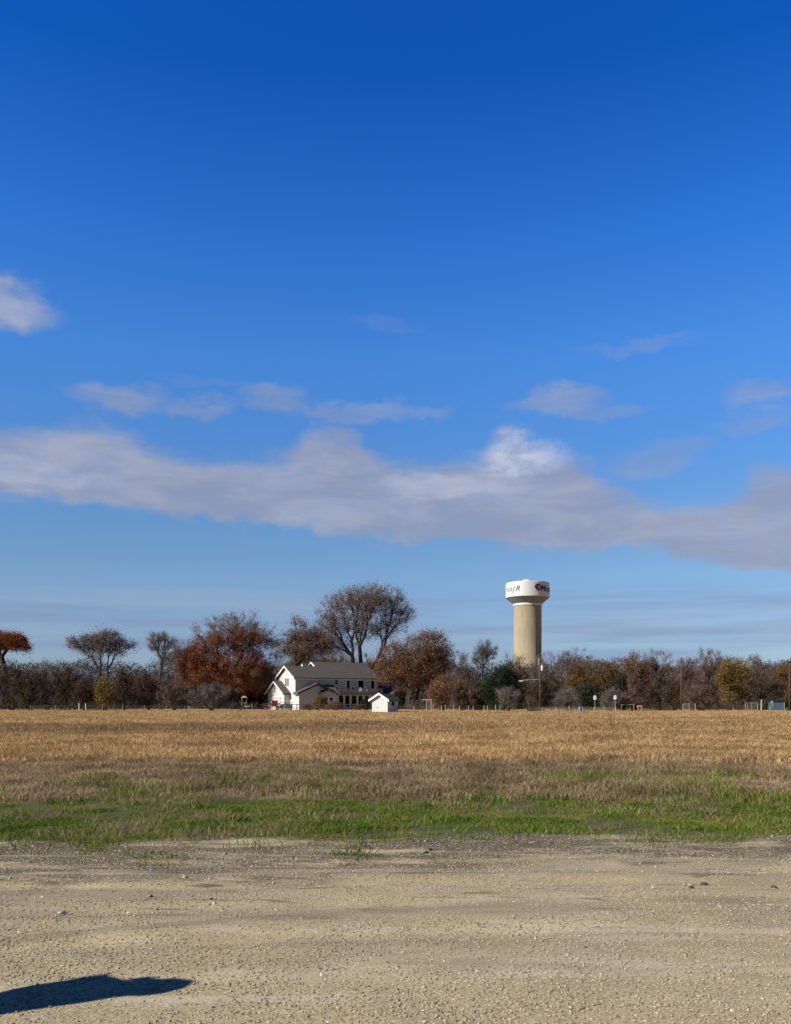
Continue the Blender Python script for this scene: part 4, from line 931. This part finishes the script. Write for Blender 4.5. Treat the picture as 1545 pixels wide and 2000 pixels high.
# ------------------------------------------------------------------ utility poles
M_pole = mat('brown_pole', (0.10, 0.055, 0.042), 0.9, 0.3, 3)
def pole(px, top, Yd, label, name='utility_pole', r=0.15):
    e = empty(name, (PX(px, Yd), Yd, 0), 0, label, 'utility pole', 'utility poles along the tree line')
    H = PZ(top, Yd); MB().tube((0, 0, -0.3), (0, 0, H), r, r * 0.72, 12).build('pole', M_pole, e, True)
    return e, H
e, H = pole(1055, 1287, 143, 'brown utility pole with white transformer in front of the water tower')
zt = PZ(1305, 143)
MB().lathe([(0.001, zt - 0.42), (0.16, zt - 0.40), (0.18, zt - 0.2), (0.18, zt + 0.32), (0.10, zt + 0.42), (0.001, zt + 0.44)], 14, (0.30, -0.05)).build('transformer', M_trim, e, True)
MB().tube((0.30, -0.05, zt + 0.4), (0.30, -0.05, zt + 0.75), 0.03, 0.02, 6).build('insulator', M_trim, e)
MB().tube((-0.22, 0, H - 0.9), (-0.22, 0, H + 0.15), 0.045, 0.03, 6).build('bracket', mat('galvanised', (0.5, 0.46, 0.46), 0.5), e)
ag = MB(); za = PZ(1327, 143); zb = PZ(1329.5, 143)
ag.tube((-0.1, 0, za), (PX(1033, 143) - PX(1055, 143), 0.1, PZ(1327.6, 143)), 0.035, 0.035, 6); ag.tube((PX(1033, 143) - PX(1055, 143), 0.1, PZ(1327.6, 143)), (PX(1013, 143) - PX(1055, 143), 0.3, zb), 0.04, 0.05, 6)
ag.build('street_light_arm', mat('weathered_metal', (0.42, 0.36, 0.34), 0.6), e)
ln_ = MB(); ln_.tube((PX(1015, 143) - PX(1055, 143), 0.3, zb - 0.08), (PX(1022, 143) - PX(1055, 143), 0.3, zb - 0.03), 0.10, 0.12, 8); ln_.build('lamp_head', M_cush, e)
pole(1331, 1284, 143, 'thin dark utility pole without fittings right of centre')
e, H = pole(1542, 1296, 143, 'reddish utility pole at the right edge of the photo', r=0.12)
# far mast peeping over the trees
YM = 215
ms = empty('mast', (PX(1147, YM), YM, 0), 0, 'thin far mast with a small dark head above the orange-olive tree', 'mast')
HM = PZ(1283, YM); MB().tube((0, 0, 0), (0, 0, HM), 0.14, 0.09, 8).build('pole', M_cush, ms)
MB().tube((0.0, 0, HM - 0.35), (0.0, 0, HM + 0.25), 0.28, 0.2, 10).build('head', M_black, ms)

# ------------------------------------------------------------------ white box signs on thin posts
def boxsign(px, py, pybase, Yd, label):
    e = empty('sign_post', (PX(px, Yd), Yd, 0), 0, label, 'post', 'white boxes on thin posts')
    z = PZ(py, Yd); MB().tube((0, 0, 0), (0, 0, z - 0.30), 0.035, 0.03, 6).build('post', mat('grey_post', (0.35, 0.35, 0.34), 0.7), e)
    bx = MB(); bx.box(-0.20, 0.20, -0.12, 0.12, z - 0.30, z + 0.26); bx.prism([(-0.26, z + 0.262), (0.26, z + 0.262), (0, z + 0.40)], 'v', -0.16, 0.16); bx.build('box', M_trim, e, bevel=0.02)
boxsign(1162, 1363, 1384, 141, 'left of the two white bird boxes on thin posts')
boxsign(1201.5, 1362.5, 1384, 141, 'right of the two white bird boxes on thin posts')

# ------------------------------------------------------------------ fences
M_post = mat('weathered_post', (0.30, 0.27, 0.235), 0.9, 0.4, 5); M_wpost = mat('pale_post', (0.40, 0.385, 0.35), 0.8, 0.2, 5)
M_wire = mat('fence_wire', (0.25, 0.23, 0.21), 0.6); M_rail = mat('dark_rail', (0.075, 0.055, 0.05), 0.9, 0.3, 4)
def fence(name, label, posts, Yd, h, m, wires=4, mesh=False, wire_m=None, r=0.05):
    xs = [PX(p, Yd) for p in posts]; e = empty(name, (xs[0], Yd, 0), 0, label, 'fence')
    rs = random.Random(int(posts[0]))
    for x_ in xs:
        hh_ = h * (0.85 + 0.3 * rs.random()); MB().tube((x_ - xs[0], 0, -0.1), (x_ - xs[0] + rs.uniform(-.04, .04), 0, hh_), r, r * 0.85, 7).build('post', m, e)
    wr = MB()
    for q in range(wires):
        z = h * (0.25 + 0.62 * q / max(1, wires - 1)); wr.tube((0, -r, z), (xs[-1] - xs[0], -r, z + 0.03), 0.008, n=4)
    if mesh:
        x_ = 0.0
        while x_ < xs[-1] - xs[0]: wr.tube((x_, -r, 0.1), (x_, -r, h * 0.85), 0.006, n=3); x_ += 0.18
    wr.build('wire', wire_m or M_wire, e)
    return e
fence('wire_fence', 'wire fence of dull posts along the foot of the trees left of the house', [60, 108, 155, 200, 240, 282, 325, 368, 410, 452], 146, 1.0, M_post)
fence('wire_fence', 'wire fence with pale posts between the garden shed and the water tower foot', [809, 846, 862, 870, 886, 898, 915, 924, 945, 952.5, 968, 977, 1007], 137, 0.95, M_wpost, r=0.06)
fence('mesh_fence', 'pale woven wire fence below the water tower and bird boxes', [1034, 1060, 1086, 1112, 1138, 1160, 1180, 1203], 136, 0.75, M_wpost, 5, True, mat('pale_wire', (0.42, 0.40, 0.38), 0.6), 0.055)
fence('wire_fence', 'wire fence with dark posts at the right end of the field', [1272, 1310, 1333, 1376, 1404, 1432, 1460, 1480], 147, 0.9, M_post)
# rail fence in front of the garage
YR = 150
rf_ = empty('rail_fence', (PX(503, YR), YR, 0), 0, 'dark rail fence in front of the garage and the front addition', 'fence')
posts = [492, 513, 525, 540, 556, 570, 580, 592, 606, 622, 640, 657, 676, 695, 715]
for p in posts:
    x_ = PX(p, YR) - PX(503, YR); pale = p in (492, 525, 556)
    MB().box(x_ - 0.06, x_ + 0.06, -0.06, 0.06, -0.1, 1.12).build('post', M_wpost if pale else M_rail, rf_)
rl = MB(); xa, xb = PX(492, YR) - PX(503, YR), PX(715, YR) - PX(503, YR)
for z in (0.42, 0.98): rl.box(xa, xb, -0.10, -0.062, z - 0.05, z + 0.05)
rl.build('rail', M_rail, rf_)

# loose posts
def post(px, base_dx, top, Yd, r, m, label, name='fence_post'):
    e = MB(); H = PZ(top, Yd); e.tube((0, 0, -0.1), (base_dx / F * Yd, 0, H), r, r * .85, 8); o = e.build(name, m); o.location = (PX(px, Yd), Yd, 0)
    tag(o, label, 'post')
post(154.5, 0, 1373, 147, 0.09, M_trim, 'left of two short white posts under the left trees')
post(168, -1, 1374, 147, 0.09, M_trim, 'right of two short white posts under the left trees')
post(1290, 6, 1364, 147, 0.10, M_wpost, 'pale post leaning to the right in front of the dark thicket')
post(1487, 0.5, 1366, 148, 0.12, M_wpost, 'thick pale gate post left of the blue shed')

# gates
def gate(px0, px1, Yd, h, m, label):
    e = empty('metal_gate', (PX(px0, Yd), Yd, 0), 0, label, 'gate'); L = PX(px1, Yd) - PX(px0, Yd)
    fr = MB()
    for a_, b2 in (((0, 0, 0.15), (0, 0, h)), ((L, 0, 0.15), (L, 0, h)), ((0, 0, h), (L, 0, h)), ((0, 0, 0.15), (L, 0, 0.15))): fr.tube(a_, b2, 0.05, n=7)
    fr.build('gate_frame', m, e); br = MB()
    for q in range(1, 4): br.tube((0, 0, 0.15 + (h - 0.15) * q / 4), (L, 0, 0.15 + (h - 0.15) * q / 4), 0.022, n=6)
    br.tube((L / 2, -0.03, 0.15), (L / 2, -0.03, h), 0.03, n=6); br.build('bars', m, e)
gate(1334, 1358, 144, 1.1, mat('pale_metal', (0.36, 0.33, 0.31), 0.6), 'pale metal gate in front of the brown scrub right of the dark pole')
gate(1456, 1480, 144, 1.25, mat('dull_metal', (0.28, 0.24, 0.22), 0.6), 'dull metal gate beside the thick pale gate post')
rk = empty('hitching_rail', (PX(1214, 142), 142, 0), 0, 'low dark rail on two posts right of the bird boxes', 'rail')
for p in (1214, 1238): MB().tube((PX(p, 142) - PX(1214, 142), 0, 0), (PX(p, 142) - PX(1214, 142), 0, 1.05), 0.06, n=7).build('post', M_post, rk)
MB().tube((-0.2, 0, 1.02), (PX(1240, 142) - PX(1214, 142), 0, 1.02), 0.05, n=7).build('rail', M_post, rk)
lg = MB(); lg.tube((-0.5, 0, 0.75), (0.35, 0, 0.72), 0.14, 0.12, 10); lg.tube((-0.3, 0, 0), (-0.3, 0, 0.62), 0.05, n=6); lg.tube((0.2, 0, 0), (0.2, 0, 0.62), 0.05, n=6)
o = lg.build('log_bench', mat('pale_log', (0.42, 0.28, 0.20), 0.8)); o.location = (PX(1250, 142), 142, 0); tag(o, 'pale reddish log bench right of the low dark rail', 'bench')

# swing frame right of the house
sfm = empty('swing_frame', (PX(833, 143), 143, 0), 0, 'pale timber swing frame right of the house', 'swing frame')
x0, x1 = PX(833, 143) - PX(833, 143), PX(842, 143) - PX(833, 143)
for x_ in (0.0, 0.74): MB().box(x_ - 0.055, x_ + 0.055, -0.05, 0.05, 0, 1.72).build('post', mat('frame_timber', (0.38, 0.32, 0.24), 0.8), sfm)
MB().box(-0.75, 0.85, -0.06, 0.06, 1.722, 1.84).build('beam', mat('frame_beam', (0.45, 0.40, 0.30), 0.8), sfm)
MB().tube((0.30, 0, 0.55), (0.30, 0, 1.72), 0.012, n=4).tube((0.52, 0, 0.55), (0.52, 0, 1.72), 0.012, n=4).box(0.27, 0.55, -0.1, 0.1, 0.50, 0.548).build('swing', M_wpost, sfm)

# little lookout with yellow roof
lo = empty('play_lookout', (PX(477, 168), 168, 0), R(20), 'small wooden play lookout with a yellow pyramid roof left of the garage', 'playhouse')
MB().add([(-0.55, -0.55, 2.2), (0.55, -0.55, 2.2), (0.55, 0.55, 2.2), (-0.55, 0.55, 2.2), (0, 0, 2.62)], [(0, 1, 4), (1, 2, 4), (2, 3, 4), (3, 0, 4), (3, 2, 1, 0)]).build('roof', mat('yellow_canvas', (0.45, 0.33, 0.10), 0.8), lo)
for sx in (-0.42, 0.42):
    for sy in (-0.42, 0.42): MB().box(sx - 0.04, sx + 0.04, sy - 0.04, sy + 0.04, 0, 2.2).build('post', M_post, lo)
MB().box(-0.5, 0.5, -0.5, 0.5, 1.0, 1.08).build('platform', M_deck, lo)
MB().box(-0.46, 0.46, -0.49, -0.462, 1.08, 1.4).build('side_board', mat('lookout_board', (0.22, 0.16, 0.10), 0.8), lo)
MB().box(-0.05, 0.9, -0.9, -0.6, 0.45, 0.75).build('bench', M_cush, lo)

# red hay wagon and blue-green covered cart in front of the garage
M_rwag = mat('faded_red', (0.20, 0.028, 0.028), 0.6, 0.4, 3); M_teal = mat('blue_tarpaulin', (0.03, 0.13, 0.19), 0.6, 0.3, 3); M_tyre = mat('tyre', (0.02, 0.02, 0.02), 0.9); M_rim = mat('rim', (0.4, 0.38, 0.36), 0.5)
def wheel(parent, x_, y_, r_):
    a = MB(); a.tube((x_, y_ - 0.09, r_), (x_, y_ + 0.09, r_), r_, n=20); wo_ = a.build('wheel', M_tyre, parent, bevel=0.03)
    MB().tube((x_, y_ - 0.10, r_), (x_, y_ - 0.092, r_), r_ * 0.55, n=14).build('rim', M_rim, wo_)
YW = 155
wg = empty('farm_wagon', (PX(531, YW), YW, 0), R(6), 'dark red farm wagon with slatted sides in front of the garage door', 'wagon')
MB().box(-1.5, 1.45, -0.8, 0.8, 0.62, 0.75).build('bed', M_rwag, wg)
sd = MB()
for z in (0.85, 1.08): sd.box(-1.5, 1.45, -0.84, -0.802, z, z + 0.14)
for x_ in (-1.5, -0.75, 0.0, 0.7, 1.4): sd.box(x_, x_ + 0.07, -0.87, -0.842, 0.6, 1.25)
sd.build('side_rack', M_rwag, wg)
MB().box(0.0, 1.0, -0.5, 0.5, 0.752, 1.58).box(-0.1, 1.1, -0.55, 0.55, 1.582, 1.66).build('toolbox', mat('red_box', (0.26, 0.02, 0.02), 0.5), wg)
for x_ in (-1.05, 1.0): wheel(wg, x_, -0.62, 0.34); wheel(wg, x_, 0.62, 0.34)
MB().tube((-1.5, 0, 0.55), (-2.3, 0, 0.4), 0.04, n=6).build('drawbar', M_rwag, wg)
ct = empty('covered_cart', (PX(559, YW), YW, 0), R(6), 'low cart under an arched blue-green cover in front of the gable wall', 'cart')
arc = [(-1.0, 0.55)] + [(-1.0 * math.cos(math.pi * k / 10), 0.75 + 0.42 * math.sin(math.pi * k / 10)) for k in range(11)] + [(1.0, 0.55)]
MB().prism(arc, 'v', -0.7, 0.7).build('cover', M_teal, ct)
MB().box(-1.1, 1.1, -0.72, 0.72, 0.42, 0.548).build('bed', M_rail, ct)
fr = MB(); fr.box(-1.1, 1.1, -0.78, -0.73, 1.28, 1.35)
for x_ in (-1.08, 1.04): fr.box(x_, x_ + 0.05, -0.78, -0.73, 0.42, 1.28)
fr.build('frame', mat('teal_frame', (0.05, 0.10, 0.13), 0.6), ct)
for x_ in (-0.7, 0.7): wheel(ct, x_, -0.6, 0.28); wheel(ct, x_, 0.6, 0.28)

# drum, hay heap
dr = empty('blue_drum', (PX(1133, 131), 131, 0), 0, 'small blue drum standing at the edge of the field', 'drum')
MB().lathe([(0.001, 0), (0.26, 0), (0.26, 0.05), (0.245, 0.08), (0.245, 0.36), (0.26, 0.39), (0.245, 0.42), (0.245, 0.72), (0.26, 0.76), (0.001, 0.77)], 18).build('drum', mat('blue_drum', (0.10, 0.17, 0.24), 0.5), dr, True)
MB().lathe([(0.001, 0.772), (0.15, 0.772), (0.15, 0.80), (0.001, 0.80)], 12).build('lid', M_black, dr)
def heap():
    rs = np.random.RandomState(70); n = 5000
    a = rs.rand(n) * 6.28; r_ = rs.rand(n) ** 0.5; x_ = r_ * np.cos(a) * 1.0; y_ = r_ * np.sin(a) * 0.7; z_ = 0.62 * (1 - r_ ** 2) * rs.rand(n) ** 0.3
    B = np.stack([x_, y_, z_], -1); D = rs.randn(n, 3); D[:, 2] = D[:, 2] * 0.3 - 0.2; D /= np.linalg.norm(D, axis=1, keepdims=True); sd_ = np.cross(D, rs.randn(n, 3)); sd_ /= np.linalg.norm(sd_, axis=1, keepdims=True)
    V = np.stack([B - sd_ * 0.02, B + sd_ * 0.02, B + D * 0.3], 1).reshape(-1, 3)
    o = npmesh('hay_heap', V, np.arange(3 * n).reshape(-1, 3), M_straw); o.location = (PX(1044, 138), 138, 0); tag(o, 'heap of loose hay left of the utility pole with the transformer', 'hay')
heap()

# pale dirt track behind the field on the right
dt = MB(); xa = PX(1300, 150); xb = 95
pts = []
for k in range(41):
    t_ = k / 40; x_ = xa + (xb - xa) * t_; pts.append((x_, 148.6 + 0.8 * math.sin(k * 0.7), 5.5 * min(1, t_ * 5 + 0.2)))
vs = []; fs = []
for x_, y_, w_ in pts: vs += [(x_, y_, 0.012), (x_, y_ + w_, 0.012)]
for k in range(40): fs.append((2 * k, 2 * k + 2, 2 * k + 3, 2 * k + 1))
dt.add(vs, fs); tag(dt.build('dirt_road', mat('pale_dirt', (0.55, 0.45, 0.34), 0.95, 0.3, 0.4)), kind='structure')

# ------------------------------------------------------------------ person standing just left of the frame, only the shadow falls into view
def person():
    e = empty('person', (-3.94, 3.81, float(relief(np.array([-3.94]), np.array([3.81]))[0])), 0, 'person in a dark jacket, jeans and cap standing left of the frame, casting the shadow', 'person')
    # faces the field (+Y) and turned a little; lateral axis across the sun
    e.rotation_euler = (0, 0, R(25))
    J = {'pel': (0, 0, .93, .165, .14), 'wa': (0, 0, 1.08, .16, .145), 'ch': (0, 0, 1.28, .18, .17), 'nk': (0, .04, 1.42, .14, .14), 'hd0': (0, .04, 1.50, .12, .12), 'hd': (0, .03, 1.58, .10, .115), 'tp': (0, .01, 1.67, .07, .085)}
    V = []; E = []; Rd = []; ix = {}
    def add(n_, x_, y_, z_, rx, ry=None): ix[n_] = len(V); V.append((x_, y_, z_)); Rd.append((rx, ry or rx))
    for n_, q in J.items(): add(n_, *q)
    E += [(ix['pel'], ix['wa']), (ix['wa'], ix['ch']), (ix['ch'], ix['nk']), (ix['nk'], ix['hd0']), (ix['hd0'], ix['hd']), (ix['hd'], ix['tp'])]
    for s_, sg in (('l', -1), ('r', 1)):
        add('hip' + s_, sg * .10, 0, .86, .095); add('kn' + s_, sg * .12, .02, .48, .062); add('an' + s_, sg * .13, -.01, .09, .045); add('toe' + s_, sg * .15, .17, .045, .042)
        E += [(ix['pel'], ix['hip' + s_]), (ix['hip' + s_], ix['kn' + s_]), (ix['kn' + s_], ix['an' + s_]), (ix['an' + s_], ix['toe' + s_])]
        add('sh' + s_, sg * .19, 0.02, 1.38, .09); add('el' + s_, sg * .20, .17, 1.33, .13); add('wr' + s_, sg * .11, .27, 1.42, .055)
        E += [(ix['ch'], ix['sh' + s_]), (ix['sh' + s_], ix['el' + s_]), (ix['el' + s_], ix['wr' + s_])]
        add('pm' + s_, sg * .075, .30, 1.455, .030, .018); E.append((ix['wr' + s_], ix['pm' + s_]))
        for f_ in range(4):
            n0, n1 = 'f%d0' % f_ + s_, 'f%d1' % f_ + s_
            add(n0, sg * .065, .325, 1.44 + f_ * .019, .0095); add(n1, sg * .035, .338, 1.442 + f_ * .019, .0085); E += [(ix['pm' + s_], ix[n0]), (ix[n0], ix[n1])]
        add('th' + s_, sg * .05, .29, 1.42, .011); add('th2' + s_, sg * .03, .30, 1.44, .009); E += [(ix['pm' + s_], ix['th' + s_]), (ix['th' + s_], ix['th2' + s_])]
    me = bpy.data.meshes.new('body'); me.from_pydata(V, E, []); o = bpy.data.objects.new('body', me); COL.objects.link(o); o.parent = e
    md = o.modifiers.new('skin', 'SKIN'); md.use_smooth_shade = True
    for k, q in enumerate(me.skin_vertices[0].data): q.radius = Rd[k]; q.use_root = (k == 0)
    sd_ = o.modifiers.new('sub', 'SUBSURF'); sd_.levels = 2; sd_.render_levels = 2
    ms_ = bpy.data.materials.new('skin_and_cloth'); ms_.use_nodes = True; g = G(ms_.node_tree); b = g.n['Principled BSDF']; b.inputs['Roughness'].default_value = 0.85
    tcn = g.n.new('ShaderNodeTexCoord'); q = g.n.new('ShaderNodeSeparateXYZ'); g.l.new(tcn.outputs['Object'], q.inputs[0])
    c = g.mix(g.m('GREATER_THAN', q.outputs[2], 0.92), (0.03, 0.045, 0.09), (0.05, 0.05, 0.055))
    c = g.mix(g.m('MAXIMUM', g.m('GREATER_THAN', q.outputs[2], 1.52), g.m('GREATER_THAN', q.outputs[1], 0.285)), c, (0.45, 0.27, 0.19))
    c = g.mix(g.m('GREATER_THAN', q.outputs[2], 0.10), (0.06, 0.035, 0.02), c)
    g.l.new(c, b.inputs['Base Color']); me.materials.append(ms_)
    cp = MB(); cp.lathe([(0.120, 1.60), (0.125, 1.65), (0.105, 1.70), (0.05, 1.745), (0.001, 1.75)], 20, (0, 0.012))
    cp.add([(-.08, .09, 1.635), (.08, .09, 1.635), (.06, .20, 1.62), (-.06, .20, 1.62), (-.08, .09, 1.625), (.08, .09, 1.625), (.06, .20, 1.61), (-.06, .20, 1.61)], [(0, 1, 2, 3), (7, 6, 5, 4), (0, 3, 7, 4), (1, 5, 6, 2), (2, 6, 7, 3)])
    cp.build('cap', mat('navy_cap', (0.02, 0.03, 0.08), 0.9), e, True)
    fc = MB()
    for sx in (-.032, .032): fc.tube((sx, .098, 1.585), (sx, .112, 1.585), .011, n=8)
    fc.build('eye', M_black, e)
    MB().tube((0, .10, 1.575), (0, .135, 1.545), .010, .017, 8).build('nose', mat('nose_skin', (0.45, 0.27, 0.19), 0.7), e, True)
    MB().box(-.025, .025, .098, .108, 1.513, 1.520).build('mouth', mat('lips', (0.3, 0.12, 0.1), 0.7), e)
    for sx in (-1, 1): MB().tube((sx * .085, .015, 1.57), (sx * .105, .01, 1.575), .022, .016, 8).build('ear', mat('ear_skin', (0.45, 0.27, 0.19), 0.7), e, True)
    ph = MB().box(-.075, .075, .348, .358, 1.425, 1.515).build('phone', M_black)
    ph.location = e.location; ph.rotation_euler = e.rotation_euler; tag(ph, 'black phone held up by the person left of the frame', 'phone')
person()
